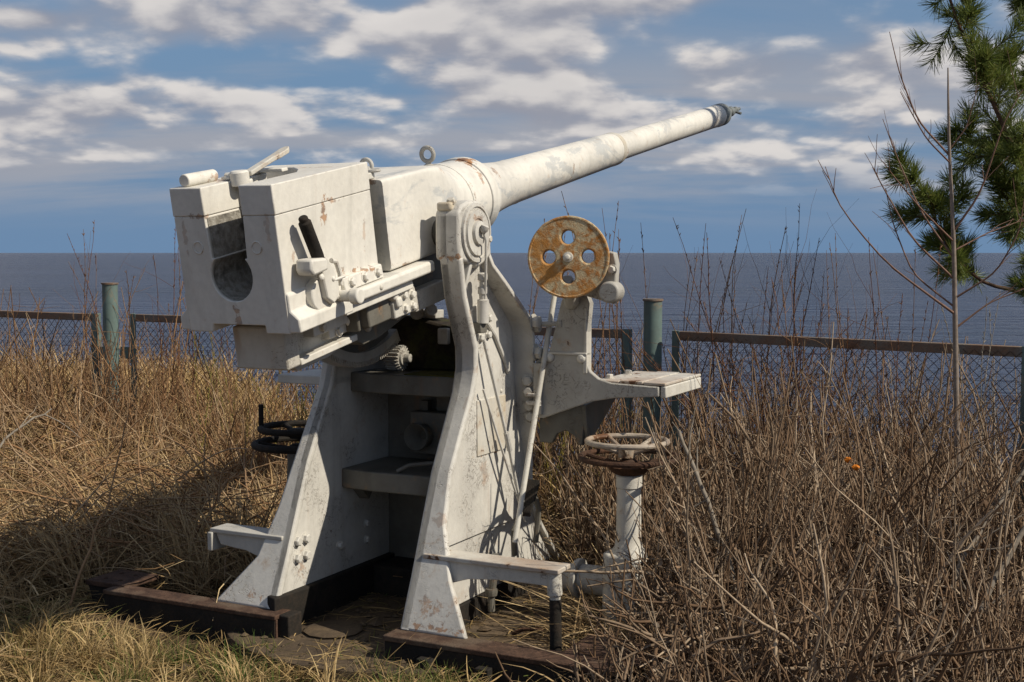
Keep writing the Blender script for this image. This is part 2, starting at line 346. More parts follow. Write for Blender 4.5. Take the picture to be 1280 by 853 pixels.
def circ(cx, cz, r, n=28, a0=0, a1=2 * math.pi, end=False):
    return [(cx + r * math.cos(a0 + (a1 - a0) * i / (n if not end else n - 1)), cz + r * math.sin(a0 + (a1 - a0) * i / (n if not end else n - 1))) for i in range(n)]

# ---------------------------------------------------------------- ground and sea
FENCE = [(-6.4, 11.05), (-3.93, 9.83), (.83, 7.56), (2.62, 6.25), (5.2, 4.3)]
def fence_y(x): return np.interp(x, [p[0] for p in FENCE], [p[1] for p in FENCE])
def sst(a, b, x): t = np.clip((x - a) / (b - a), 0, 1); return t * t * (3 - 2 * t)
GX, GY = -.735 + .036 * math.cos(R(26.5)) - .05 * math.sin(R(26.5)), 5.345 - .036 * math.sin(R(26.5)) - .05 * math.cos(R(26.5))
def ground_h(x, y):
    x = np.asarray(x, float); y = np.asarray(y, float)
    d = y - fence_y(x)
    left = sst(-.9, -3.4, x)
    h = .24 * left * sst(6.2, 9.4, y) + .16 * left * sst(0, 2.0, d)
    h = h + .035 * np.sin(x * 2.1 + 1.3 * np.sin(y * 1.7)) * sst(.3, 1.4, np.hypot(x - GX - .3, y - GY - .4)) - .03
    drop = sst(1.3 + 2.4 * left, 13 + 4 * left, d); h = h - 13 * drop
    return h
nx, ny = 150, 170
xs = np.concatenate([np.linspace(-60, -8, 26)[:-1], np.linspace(-8, 7, 100), np.linspace(7, 60, 26)[1:]])
ys = np.concatenate([np.linspace(-40, 2, 12)[:-1], np.linspace(2, 14, 110), np.linspace(14, 60, 20)[1:]])
XX, YY = np.meshgrid(xs, ys); ZZ = ground_h(XX, YY)
vv = np.stack([XX, YY, ZZ], -1).reshape(-1, 3); W = len(xs)
ff = [(j * W + i, j * W + i + 1, (j + 1) * W + i + 1, (j + 1) * W + i) for j in range(len(ys) - 1) for i in range(W - 1)]
me = bpy.data.meshes.new('ground'); me.from_pydata(vv.tolist(), [], ff); me.polygons.foreach_set('use_smooth', [True] * len(ff)); me.materials.append(M['ground'])
tag(link('ground', me), kind='structure')
me = bpy.data.meshes.new('sea'); S = 60000
me.from_pydata([(-S, 14, -9), (S, 14, -9), (S, S, -9), (-S, S, -9)], [], [(0, 1, 2, 3)]); me.materials.append(M['sea'])
tag(link('sea', me), kind='structure')

# ---------------------------------------------------------------- the gun
AZ, EPS = R(26.5), R(10.8)
gun = empty('coastal_gun', (GX, GY, 0), -AZ)
tag(gun, 'old white painted coastal gun on a riveted pedestal, long barrel raised over the sea', 'gun')
TU, TZ = .47, 1.74
def AX(v, a, b): return (v, TU + a * math.cos(EPS) - b * math.sin(EPS), TZ + a * math.sin(EPS) + b * math.cos(EPS))
AXD = Vector((0, math.cos(EPS), math.sin(EPS)))

def hexbolt_mesh(r=.016, h=.016, washer=True):
    mb = MB()
    if washer: mb.lathe([(0, r * 1.35), (.004, r * 1.35)], (0, 0, -.002), (0, 0, 1), 14)
    mb.lathe([(.001, r), (h * .8, r), (h, r * .78)], (0, 0, 0), (0, 0, 1), 6)
    return mb
_bolt = {}
def bolt(parent, loc, nrm, r=.016, mat='white', spin=None, name='bolt'):
    key = (round(r, 4), mat, name)
    if key not in _bolt:
        mb = hexbolt_mesh(r, r * 1.0) if name == 'bolt' else MB().lathe([(0, r), (r * .35, r * .92), (r * .65, r * .62), (r * .8, .001)], (0, 0, -.001), (0, 0, 1), 12)
        me = bpy.data.meshes.new(name); me.from_pydata(mb.v, [], mb.f); bm = bmesh.new(); bm.from_mesh(me); bmesh.ops.recalc_face_normals(bm, faces=bm.faces); bm.to_mesh(me); bm.free()
        me.materials.append(M[mat]); _bolt[key] = me
    o = link(name, _bolt[key], parent); o.location = loc
    q = Vector(nrm).to_track_quat('Z', 'Y'); o.rotation_mode = 'QUATERNION'
    o.rotation_quaternion = q @ Matrix.Rotation(random.uniform(0, 1) if spin is None else spin, 3, 'Z').to_quaternion(); return o

# ---- breech block (axis frame: v across, a along the bore, b up) ----
AR = -1.155
def notch_profile(top):
    p = [(-.23, -.172), (-.12, -.172), (-.115, -.142), (.122, -.142), (.125, -.172), (.23, -.172), (.23, top), (.087, top), (.080, .105)]
    p += circ(0.0, .040, .094, 20, R(44), R(-224), True)
    p += [(-.080, .105), (-.087, top)]
    return p + [(-.23, top)]
breech = part('breech_block', MB().prism(notch_profile(.262), 'y', AR, -.525).tf(AX), 'breech', gun, .0045)
# the chamber mouth fills the front of the channel
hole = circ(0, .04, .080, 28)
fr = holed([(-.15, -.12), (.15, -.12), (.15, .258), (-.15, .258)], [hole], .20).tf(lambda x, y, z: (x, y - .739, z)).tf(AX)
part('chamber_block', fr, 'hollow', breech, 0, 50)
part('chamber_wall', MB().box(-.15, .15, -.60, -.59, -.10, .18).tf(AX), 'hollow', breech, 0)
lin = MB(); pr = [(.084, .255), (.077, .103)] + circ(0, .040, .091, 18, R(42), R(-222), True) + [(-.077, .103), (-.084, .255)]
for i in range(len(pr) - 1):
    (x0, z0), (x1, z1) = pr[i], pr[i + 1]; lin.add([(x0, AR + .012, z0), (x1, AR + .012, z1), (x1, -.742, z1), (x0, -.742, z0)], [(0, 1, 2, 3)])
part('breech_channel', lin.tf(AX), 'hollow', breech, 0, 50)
part('breech_cap', MB().prism([(.085, AR - .002), (.2325, AR - .002), (.2325, -.526), (-.2325, -.526), (-.2325, -.62), (-.06, -.62), (.02, -.70), (.083, -.80)], 'z', .2622, .372).tf(AX), 'breech', breech, .0045)
part('breech_cap', MB().prism([(-.2325, AR - .002), (-.085, AR - .002), (-.085, -.86), (-.10, -.74), (-.2325, -.66)], 'z', .2622, .368).tf(AX), 'breech', breech, .0045)
# things on top of the cap
part('hinge_pin', MB().cyl((-.175, AR + .02, .392), (-.175, AR + .19, .389), .024, 20).tf(AX), 'breech', breech, .004)
part('hinge_pin', MB().lathe([(0, .036), (.05, .036), (.058, .030)], AX(-.062, AR + .20, .345), (0, -.18, .98), 20).tube([AX(-.120, AR + .19, .385), AX(-.062, AR + .20, .385)], .013, 8), 'breech', breech, .003)
part('guide_post', MB().cyl((-.064, AR + .235, .235), (-.064, AR + .235, .366), .027, 18).tf(AX), 'breech', breech, .005)
part('top_lever', MB().prism([(-.022, .0), (.022, .0), (.020, .20), (.030, .24), (.030, .31), (.012, .34), (-.012, .34), (-.024, .31), (-.020, .22)], 'z', 0, .020)
     .tf(lambda x, y, z: (-.05 + x * .8 + y * .12, -.92 + y * .62, .376 + y * .20 + z)).tf(AX), 'hatch', breech, .004)
part('latch_plate', MB().box(-.13, -.09, -.98, -.72, .372, .384).box(-.10, .02, -.80, -.76, .374, .388).tf(AX), 'breech', breech, .003)
for (v, b_) in [(-.135, .147), (.132, .147)]:
    part('pin_ring', MB().tube([AX(v + .022 * math.cos(t), AR - .001, b_ + .022 * math.sin(t)) for t in np.linspace(0, 2 * math.pi, 16, endpoint=False)], .003, 6, True), 'breech', breech, 0)
# side shoes and the long slide rail
for s in (1, -1):
    shoe = part('slide_shoe', MB().prism([(s * .232, -.02), (s * .240, -.03), (s * .240, -.088), (s * .275, -.118), (s * .275, -.168), (s * .15, -.1715), (s * .15, -.03)], 'y', AR + .004, -.80).tf(AX), 'breech', gun, .006)
    rail = part('slide_rail', MB().prism([(s * .16, -.092), (s * .272, -.092), (s * .28, -.100), (s * .28, -.136), (s * .27, -.142), (s * .16, -.142)], 'y', -.80, -.165).tf(AX), 'breech', gun, .006)
    lip = part('rail_lip', MB().prism([(s * .22, -.03), (s * .252, -.035), (s * .258, -.09), (s * .22, -.09)], 'y', -.815, -.535).tf(AX), 'breech', rail, .005)
    for a in (-.765, -.67, -.575): bolt(lip, AX(s * .254, a, -.060), (s, 0, .1), .017, 'breech')
    bolt(rail, AX(s * .279, -.60, -.117), (s, 0, 0), .012, 'hatch', name='rivet')
    part('rail_strip', MB().box(min(s * .15, s * .245), max(s * .15, s * .245), -.81, -.30, -.186, -.150).tf(AX), 'breech', gun, .005)

# ---- firing lever on the right side ----
lev = part('firing_lever', MB().prism([(-.985, -.075), (-.945, -.105), (-.905, -.085), (-.900, -.03), (-.925, .03), (-.965, .085), (-1.005, .085), (-.998, .02)], 'x', .262, .292).tf(AX), 'breech', gun, .007)
part('lever_grip', MB().lathe([(0, .021), (.03, .024), (.172, .0245), (.177, .018), (.190, .018), (.196, .013)], AX(.277, -.985, .060), Vector(AX(.277, -1.052, .225)) - Vector(AX(.277, -.985, .060)), 14), 'black', lev, .002)
part('lever_catch', MB().prism([(-1.10, .050), (-1.09, .092), (-.995, .080), (-.990, .034), (-1.085, .028)], 'x', .245, .318).tf(AX), 'breech', lev, .010)
part('lever_boss', MB().cyl(AX(.228, -.985, -.062), AX(.268, -.985, -.062), .062, 24), 'breech', lev, .006)
part('lever_pivot', MB().lathe([(0, .022), (.10, .022), (.10, .031), (.132, .031), (.137, .026)], AX(.228, -.875, -.090), (1, 0, 0), 20).tube([AX(.27, -.95, -.08), AX(.27, -.875, -.09)], .014, 8), 'breech', lev, .003)
part('lever_link', MB().tube([AX(.285, -.925, .055), AX(.283, -.893, .045), AX(.28, -.872, .0), AX(.278, -.872, -.05)], .0095, 8).tube([AX(.285, -.935, -.02), AX(.30, -.872, -.015)], .006, 6), 'breech', lev, 0)
bolt(lev, AX(.30, -1.02, .012), (1, 0, 0), .014, 'breech', name='rivet'); bolt(lev, AX(.292, -.935, -.012), (1, 0, 0), .010, 'breech', name='rivet')

# ---- recoil box under the breech ----
rb = part('recoil_box', MB().box(-.12, .12, -1.05, -.965, -.344, -.176).box(-.07, .07, -.966, -.40, -.34, -.178).tf(AX), 'white', gun, .009)
part('recoil_lip', MB().box(-.122, .122, -.966, -.57, -.346, -.318).tf(AX), 'breech', rb, .005)
for s in (1, -1):
    bar = part('recoil_bar', MB().box(min(s * .065, s * .118), max(s * .065, s * .118), -.86, -.62, -.262, -.200).box(min(s * .065, s * .105), max(s * .065, s * .105), -.74, -.60, -.30, -.255).tf(AX), 'breech', rb, .004)
    bolt(bar, AX(s * .118, -.80, -.235), (s, 0, 0), .016, 'hatch'); bolt(bar, AX(s * .107, -.68, -.283), (s, .1, .3), .016, 'breech')
    bolt(bar, AX(s * .112, -.605, -.255), (s, 0, 0), .024, 'breech', name='rivet')
part('recoil_wedge', MB().prism([(-.60, -.346), (-.74, -.372), (-.95, -.372), (-.98, -.347)], 'x', -.05, .09).tf(AX), 'flaky', rb, .004)
# ---- cradle ----
cr = part('cradle', MB().box(-.165, .165, -.62, .30, -.300, -.095).box(-.15, .205, -.60, -.40, -.288, -.19).tf(AX), 'grimy_shaded', gun, .008)
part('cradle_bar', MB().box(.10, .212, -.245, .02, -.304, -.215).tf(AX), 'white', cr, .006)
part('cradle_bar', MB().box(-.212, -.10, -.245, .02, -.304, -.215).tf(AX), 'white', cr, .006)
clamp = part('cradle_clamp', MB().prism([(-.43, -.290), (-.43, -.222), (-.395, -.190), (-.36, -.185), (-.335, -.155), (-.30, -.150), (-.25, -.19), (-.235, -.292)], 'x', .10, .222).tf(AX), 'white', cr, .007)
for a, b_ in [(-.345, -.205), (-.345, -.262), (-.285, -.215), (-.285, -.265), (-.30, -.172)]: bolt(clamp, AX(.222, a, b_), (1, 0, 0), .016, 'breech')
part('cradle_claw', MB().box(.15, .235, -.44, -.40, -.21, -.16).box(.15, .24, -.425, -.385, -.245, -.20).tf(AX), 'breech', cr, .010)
brk = part('cradle_bracket', MB().prism([(-.60, -.26), (-.60, -.33), (-.50, -.385), (-.38, -.385), (-.05, -.33), (-.02, -.28)], 'x', -.13, .10).tf(AX), 'grimy_shaded', cr, .006)
bolt(brk, AX(.10, -.46, -.315), (1, 0, 0), .024, 'flaky', name='rivet'); bolt(brk, AX(.10, -.22, -.325), (1, 0, 0), .022, 'flaky', name='rivet')
# ---- elevating arc and pinion ----
TC = (.44, 1.735)
def gear_profile(c, r0, r1, a0, a1, nt, rin):
    out = []
    for i in range(nt):
        t0 = a0 + (a1 - a0) * i / nt; dt = (a1 - a0) / nt
        for q, rr in ((0, r0), (.28, r0), (.40, r1), (.72, r1), (.84, r0)): out.append((c[0] + rr * math.cos(t0 + q * dt), c[1] + rr * math.sin(t0 + q * dt)))
    if rin is not None: out += [(c[0] + rin * math.cos(t), c[1] + rin * math.sin(t)) for t in np.linspace(a1, a0, 24)]
    return out
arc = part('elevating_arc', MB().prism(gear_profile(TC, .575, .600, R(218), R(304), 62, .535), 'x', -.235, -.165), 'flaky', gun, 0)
part('arc_web', MB().prism([(TC[0] + .536 * math.cos(t), TC[1] + .536 * math.sin(t)) for t in np.linspace(R(222), R(300), 20)] + [(TC[0] + .40 * math.cos(t), TC[1] + .40 * math.sin(t)) for t in np.linspace(R(300), R(222), 12)], 'x', -.21, -.19), 'grimy_shaded', arc, 0)
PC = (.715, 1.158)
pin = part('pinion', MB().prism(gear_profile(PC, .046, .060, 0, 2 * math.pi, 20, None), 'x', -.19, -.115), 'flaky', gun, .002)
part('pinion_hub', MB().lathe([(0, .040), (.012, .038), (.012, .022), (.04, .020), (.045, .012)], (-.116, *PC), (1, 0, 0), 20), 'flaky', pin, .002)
part('pinion_shaft', MB().cyl((-.33, *PC), (-.10, *PC), .016, 12), 'grimy_shaded', pin, 0)

# ---- jacket and barrel ----
BB = .058
def sect(a, k, hw, top, bot):
    out = []; cb = (top + bot) / 2; hb = (top - bot) / 2
    for j in range(48):
        t = 2 * math.pi * (j + .5) / 48; c, s = math.cos(t), math.sin(t)
        e = 2.0 / k
        out.append(AX(hw * math.copysign(abs(c) ** e, c), a, cb + hb * math.copysign(abs(s) ** e, s)))
    return out
jk = part('jacket', MB().loft([sect(-.43, 26, .229, .288, -.085), sect(-.42, 30, .231, .290, -.087), sect(-.06, 26, .231, .288, -.087), sect(.06, 12, .226, .284, -.092), sect(.16, 5, .212, .272, -.105),
     sect(.28, 2.6, .196, .254, -.122), sect(.36, 2.02, .189, .248, -.131), sect(.60, 2, .188, .246, -.130)]), 'barrel', gun, 0, 30)
part('jacket_strap', MB().box(-.14, .18, -.522, -.40, .290, .318).tf(AX), 'hatch', jk, .006)
part('shackle', MB().tube([AX(.13 + .030 * math.cos(t), -.415 + .018 * math.sin(t), .328 + .006 * math.sin(2 * t)) for t in np.linspace(0, 2 * math.pi, 18, endpoint=False)], .008, 7, True)
     .tube([AX(.17 + .030 * math.cos(t), -.40 + .02 * math.sin(t), .322) for t in np.linspace(0, 2 * math.pi, 18, endpoint=False)], .007, 7, True), 'flaky', jk, 0)
part('moss_tuft', MB().box(-.10, .222, -.527, -.512, -.06, .16).tf(AX), 'moss', jk, .004)
def eye(v, a, b_, rr, r, parent):
    mb = MB().tube([AX(v + rr * math.cos(t), a, b_ + rr + rr * math.sin(t)) for t in np.linspace(0, 2 * math.pi, 24, endpoint=False)], r, 10, True)
    mb.lathe([(-.012, r * 2.1), (.006, r * 2.1), (.010, r * 1.3), (.02, r * 1.1)], AX(v, a, b_ - .022), AX(0, 0, 1 / 1) and Vector((0, -math.sin(EPS), math.cos(EPS))), 14)
    return part('lifting_eye', mb, 'flaky', parent, 0)
eye(-.01, .36, .270, .032, .0105, jk); eye(.04, -.24, .300, .026, .009, jk)
part('jacket_band', MB().lathe([(.40, .1895), (.402, .1925), (.432, .1925), (.434, .1895)], AX(0, 0, BB), AXD, 64), 'barrel', jk, 0)
col = part('collar', MB().lathe([(.585, .180), (.590, .196), (.640, .197), (.664, .195), (.672, .186), (.688, .184), (.692, .178), (.712, .172), (.735, .168)], AX(0, 0, BB), AXD, 64), 'barrel', gun, .003, 28)
br = part('barrel', MB().lathe([(.70, .150), (.72, .160), (.755, .157), (.775, .148), (.83, .139), (.92, .129), (1.02, .121), (1.12, .1165), (1.135, .1185), (1.15, .1165), (1.70, .1095), (2.1, .1055), (2.52, .102),
     (2.60, .1015), (2.63, .098), (2.645, .0885), (2.70, .084), (3.4, .0825), (4.0, .082), (4.52, .082), (4.62, .0825), (4.70, .084), (4.80, .0855), (4.855, .084), (4.865, .076)], AX(0, 0, BB + .004), AXD, 64), 'barrel', gun, 0, 30)
part('barrel_seam', MB().lathe([(2.55, .1019), (2.552, .1035), (2.60, .1032), (2.603, .1010)], AX(0, 0, BB + .004), AXD, 64), 'hatch', br, 0)
plug = part('muzzle_plug', MB().lathe([(4.74, .0850), (4.743, .0868), (4.862, .0862), (4.880, .070), (4.885, .050), (4.90, .046), (4.925, .046), (4.93, .034), (5.06, .030), (5.07, .040), (5.12, .040), (5.13, .024), (5.22, .019), (5.23, .027), (5.26, .026), (5.27, .014), (5.36, .013), (5.37, .008)], AX(0, 0, BB + .004), AXD, 32), 'steel', br, 0)
part('plug_handle', MB().tube([AX(-.07, 5.17, BB + .03), AX(0, 5.18, BB + .004), AX(.07, 5.17, BB - .02)], .011, 8), 'steel', plug, 0)

# ---- carriage cheeks ----
REAR = [(-.03, .12), (.06, .32), (.145, .53), (.228, .73), (.33, .91), (.408, 1.05), (.44, 1.15), (.437, 1.24), (.395, 1.34), (.345, 1.46), (.315, 1.60)]
HEAD = [(.305, 1.62), (.300, 1.70), (.300, 1.815), (.330, 1.850), (.40, 1.872), (.48, 1.872), (.545, 1.838), (.578, 1.78), (.590, 1.72)]
FRONT = [(.598, 1.70), (.622, 1.60), (.70, 1.52), (.88, 1.365), (.93, 1.31), (.945, 1.22), (.965, 1.05), (1.0, .887), (1.045, .74), (1.08, .60), (1.095, .47), (1.19, .345), (1.33, .20), (1.40, .12)]
VF = [.385, .415, .440, .462, .462, .462, .450, .430, .402, .384, .378, .378, .380, .385]
VR = {1: [.620, .500, .425, .408, .410, .414, .416, .416, .414, .412, .412], -1: [.640, .475, .420, .395, .388, .384, .384, .384, .384, .384, .384]}
for s in (1, -1):
    web_prof = REAR + HEAD + FRONT
    ck = part('cheek', MB().prism(web_prof, 'x', s * .318, s * .355), 'cheek', gun, .004)
    part('rear_flange', MB().flange(REAR + [(.306, 1.625)], s * .312, [s * q for q in VR[s]] + [s * .415], -.034), 'cheek', ck, .010)
    part('front_flange', MB().flange(FRONT, s * .316, [s * q for q in VF], -.022), 'cheek', ck, .004)
    bh = part('bearing_head', MB().prism(HEAD + [(.600, 1.64), (.52, 1.60), (.47, 1.585), (.42, 1.60)], 'x', s * .296, s * .412), 'cheek', ck, .012, 40)
    part('bearing_cap', MB().box(min(s * .305, s * .375), max(s * .305, s * .375), .296, .340, 1.825, 1.862), 'hatch', bh, .010)
    part('bearing_ring', MB().lathe([(0, .128), (.014, .126), (.016, .112), (.010, .110), (.010, .100), (.020, .098), (.020, .062), (.014, .060), (.014, .052), (.030, .050), (.034, .030), (.026, .028), (.026, .001)], (s * .410, .445, 1.735), (s, 0, 0), 48), 'cheek', bh, 0, 30)
    part('trunnion', MB().cyl((s * .20, .445, 1.735), (s * .30, .445, 1.735), .06, 32), 'grimy_shaded', gun, .004)
    bolt(bh, (s * .413, .562, 1.71), (s, 0, 0), .016, 'hatch'); bolt(bh, (s * .36, .33, 1.862), (0, -.5, .86), .018, 'hatch')
    # rib under the bearing and raised plate on the web
    part('web_rib', MB().flange([(.43, 1.60), (.405, 1.52), (.415, 1.44)], s * .35, [s * .41, s * .40, s * .37], -.02), 'cheek', ck, .005)
    part('web_plate', MB().prism([(.50, 1.40), (.62, 1.46), (.85, 1.26), (.89, 1.18), (.93, .90), (1.0, .62), (1.0, .40), (.26, .40), (.30, .66), (.50, 1.02), (.53, 1.18)], 'x', s * .353, s * .366), 'cheek', ck, .004)
    if s == 1:
        part('rust_hatch', MB().box(.364, .372, .540, .815, .750, 1.0), 'hatch', ck, .003)
        # oil pipe with fittings down from the trunnion
        pipe = part('oil_pipe', MB().tube([(.445, .455, 1.745), (.452, .47, 1.70), (.448, .475, 1.58), (.432, .50, 1.50), (.415, .52, 1.42)], .006, 8)
             .lathe([(0, .010), (.012, .018), (.03, .018), (.035, .010)], (.446, .45, 1.735), (.4, .1, 1), 12)
             .lathe([(0, .013), (.03, .016), (.034, .021), (.06, .021), (.064, .014), (.09, .014), (.094, .022), (.12, .022), (.124, .013)], (.410, .515, 1.44), (.06, -.10, 1), 14)
             .lathe([(0, .026), (.10, .026), (.104, .018)], (.408, .525, 1.345), (.03, -.05, 1), 14), 'cheek', ck, 0)
        part('oil_cup', MB().box(.36, .41, .50, .56, 1.30, 1.345), 'grimy_shaded', pipe, .004)
        for p_ in [(.367, .60, 1.345), (.367, .645, 1.285), (.367, .575, 1.275), (.367, .655, 1.36)]: bolt(ck, p_, (1, 0, 0), .017, 'cheek')
        part('web_conduit', MB().tube([(.374, .60, 1.36), (.374, .70, 1.28), (.374, .80, 1.16), (.374, .835, 1.10)], .010, 8), 'cheek', ck, 0)
        part('pull_rod', MB().tube([(.40, .545, 1.27), (.43, .72, .80), (.435, .86, .44)], .008, 8).lathe([(0, .014), (.09, .014)], (.428, .71, .84), (.005, .16, -.40), 10), 'cheek', gun, 0)
        part('pull_rod', MB().tube([(.395, .55, 1.05), (.42, .66, .80), (.43, .90, .40)], .006, 8), 'cheek', gun, 0)
        part('drive_rod', MB().tube([(.52, 1.03, 1.46), (.505, .64, .36)], .0125, 12), 'white', gun, 0)
        bolt(ck, (.366, .78, 1.02), (1, 0, 0), .010, 'hatch', name='rivet'); bolt(ck, (.366, .78, .97), (1, 0, 0), .010, 'hatch', name='rivet')
        for z, u in ((1.055, .931), (1.005, .941), (.935, .956), (.885, .967)): bolt(ck, (.428, u, z), (.2, -.98, 0), .024, 'flaky')
        for z, u in ((1.33, .905), (1.19, .93)): bolt(ck, (.47, u, z), (1, 0, 0), .030, 'flaky')
        part('flange_bracket', MB().box(.43, .50, .905, .945, .945, .965).box(.43, .50, .905, .945, .985, 1.0).box(.482, .50, .905, .945, .94, 1.01), 'cheek', ck, .004)
        clv = part('clevis', MB().cyl((.46, .93, 1.32), (.62, .97, 1.325), .012, 10).cyl((.465, .93, 1.32), (.49, .935, 1.32), .038, 16).cyl((.575, .96, 1.325), (.592, .964, 1.325), .03, 12), 'flaky', ck, .003)
    else:
        for z in (.31, .385):
            for u in (.14, .205): bolt(ck, (-.317, u, z), (1, 0, 0), .021, 'cheek')
        bolt(ck, (-.317, .47, .30), (1, 0, 0), .018, 'cheek'); bolt(ck, (-.317, .70, .28), (1, 0, 0), .016, 'cheek'); bolt(ck, (-.317, .70, .36), (1, 0, 0), .016, 'cheek')
# rear, front and shelf plates between the cheeks
part('front_plate', MB().box(-.318, .318, .90, .925, .10, 1.02), 'grimy_shaded', gun, .003)
sh = part('upper_shelf', MB().prism([(-.318, .575), (-.16, .545), (.16, .545), (.318, .575), (.318, .90), (-.318, .90)], 'z', 1.005, 1.095), 'grimy_shaded', gun, .006)
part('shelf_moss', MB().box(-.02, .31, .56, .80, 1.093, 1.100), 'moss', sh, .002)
sh2 = part('lower_shelf', MB().prism([(-.318, .495), (-.16, .47), (.16, .47), (.318, .495), (.318, .90), (-.318, .90)], 'z', .565, .655), 'grimy_shaded', gun, .006)
part('shelf_gusset', MB().prism([(.56, .565), (.70, .565), (.64, .49)], 'x', -.318, -.26), 'grimy_shaded', sh2, .003)
part('cable', MB().tube([(-.02, .50, .662), (.03, .52, .69), (.12, .56, .70), (.25, .62, .69)], .010, 8), 'grimy_shaded', sh2, 0)
hb = part('junction_box', MB().box(-.12, .075, .78, .90, .70, .90), 'grimy_shaded', gun, .006)
part('horn', MB().lathe([(0, .055), (.03, .055), (.075, .066), (.080, .062), (.03, .030), (.004, .020)], (-.045, .784, .79), (0, -1, 0), 28), 'grimy_shaded', hb, 0, 60)
part('box_clip', MB().box(-.085, -.045, .82, .86, .90, .95).box(-.01, .06, .84, .88, .90, .99), 'grimy_shaded', hb, .004)
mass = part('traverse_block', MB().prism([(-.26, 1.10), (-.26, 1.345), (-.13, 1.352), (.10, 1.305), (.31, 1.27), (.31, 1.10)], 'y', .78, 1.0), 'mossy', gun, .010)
part('block_clip', MB().box(.045, .10, .755, .785, 1.225, 1.30), 'white', mass, .006)
lug = part('block_lug', MB().lathe([(0, .034), (.03, .034), (.034, .02)], (-.09, .80, 1.365), (.5, -.8, .2), 14).lathe([(0, .03), (.04, .03)], (-.03, .82, 1.375), (.6, -.7, .2), 12).box(-.12, .0, .82, .90, 1.34, 1.38), 'flaky', mass, .004)
part('side_shelf', MB().box(-.62, -.318, .42, .72, 1.045, 1.085), 'cheek', gun, .005)

# ---- base: pad plate, black ring, cross beam ----
base = part('base_plate', MB().lathe([(-.06, .84), (.014, .84), (.022, .82)], (.05, .52, 0), (0, 0, 1), 48), 'plate', gun, 0, 30)
part('base_ring', MB().prism([(-.36, -.02), (-.30, -.045), (-.285, .16), (-.285, 1.10), (-.37, 1.10)], 'z', .015, .175), 'black', gun, .006)
part('base_ring', MB().prism([(.36, .02), (.30, -.02), (.285, .16), (.285, 1.10), (.37, 1.10)], 'z', .015, .118), 'black', gun, .006)
part('base_post', MB().box(-.30, -.205, -.075, .02, .012, .118), 'black', gun, .006)
part('base_sill', MB().box(-.285, .285, .70, .92, .012, .16), 'black', gun, .01)
part('flat_stone', MB().lathe([(0, .12), (.012, .13), (.02, .11)], (-.10, .10, .02), (0, 0, 1), 11), 'plate', base, 0)
bm_l = part('cross_beam', MB().box(-1.22, -.255, -.105, .01, .100, .120).box(-1.22, -.255, -.095, -.083, -.06, .102), 'beam', gun, .004)
part('beam_web', MB().box(-1.215, -.262, -.100, -.0965, -.06, .099), 'black', bm_l, 0)
part('beam_foot', MB().box(-1.40, -1.16, -.03, .20, .104, .128), 'beam', bm_l, .004)
part('beam_foot_web', MB().prism([(-1.39, .104), (-1.17, .104), (-1.17, -.06), (-1.34, -.06)], 'y', -.02, -.005), 'black', bm_l, 0)
for x_, y_ in ((-1.33, .03), (-1.24, .03), (-1.33, .13), (-1.24, .13)): bolt(bm_l, (x_, y_, .127), (0, 0, 1), .012, 'beam', name='rivet')
bm_r = part('cross_beam', MB().box(.29, 1.32, -.125, .01, .096, .118).box(.29, 1.32, -.115, -.102, -.06, .098), 'beam', gun, .004)
part('beam_web', MB().box(.30, 1.31, -.121, -.1165, -.06, .095), 'black', bm_r, 0)
part('beam_foot', MB().box(1.02, 1.36, .0, .26, .092, .114), 'beam', bm_r, .004)
for v in (.50, .76): part('beam_stub', MB().box(v - .03, v + .03, -.165, -.122, -.10, .06), 'black', bm_r, .004)
# ---- steps on both sides ----
for s in (1, -1):
    e = .97 if s == 1 else .755
    st = part('step', MB().box(min(s * .356, s * e), max(s * .356, s * e), .085, .205, .392, .412), 'plank' if s == 1 else 'flaky', gun, .004)  # left step gets darker paint to stand for its shade
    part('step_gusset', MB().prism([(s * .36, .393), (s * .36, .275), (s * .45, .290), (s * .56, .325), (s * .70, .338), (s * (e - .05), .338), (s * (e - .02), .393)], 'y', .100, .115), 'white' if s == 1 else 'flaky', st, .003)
    if s == 1:
        part('step_post', MB().tube([(.935, .12, .394), (.94, .12, .30)], .030, 12).tube([(.94, .12, .31), (.945, .12, .0)], .022, 12), 'white', st, .003)
        part('step_sleeve', MB().tube([(.9415, .12, .285), (.9455, .12, -.02)], .0245, 12), 'black', st, 0)
    else:
        part('step_end', MB().box(-.762, -.735, .075, .21, .31, .395), 'flaky', st, .005)

# ---- layer's seat, sight arm and rusted disc ----
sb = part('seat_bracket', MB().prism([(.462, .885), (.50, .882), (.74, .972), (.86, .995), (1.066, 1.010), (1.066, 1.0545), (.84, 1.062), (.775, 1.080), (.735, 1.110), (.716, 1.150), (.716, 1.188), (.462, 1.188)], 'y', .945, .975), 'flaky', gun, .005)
part('lit_edge_strip', MB().flange([(1.085, 1.056), (.84, 1.062), (.775, 1.080), (.735, 1.110), (.716, 1.150), (.714, 1.195)], 0, 0, 0).tf(lambda v, u, z: (u, .960, z)) if False else MB().prism([(.702, 1.10), (.722, 1.10), (.722, 1.40), (.712, 1.40)], 'y', .938, .996), 'white', sb, .004)  # pale strip added to paint in the sunlit edge of the sight arm
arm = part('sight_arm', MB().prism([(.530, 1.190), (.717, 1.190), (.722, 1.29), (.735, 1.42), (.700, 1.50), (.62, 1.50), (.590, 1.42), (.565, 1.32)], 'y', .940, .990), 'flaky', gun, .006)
part('arm_seam', MB().box(.500, .722, .934, .985, 1.183, 1.195), 'white', arm, .003)
bolt(arm, (.535, .945, 1.168), (0, -1, 0), .024, 'white', name='rivet'); bolt(arm, (.695, .945, 1.168), (0, -1, 0), .024, 'white', name='rivet')
part('bracket_plate', MB().box(.458, .50, .925, .950, .90, 1.14), 'flaky', sb, .004)
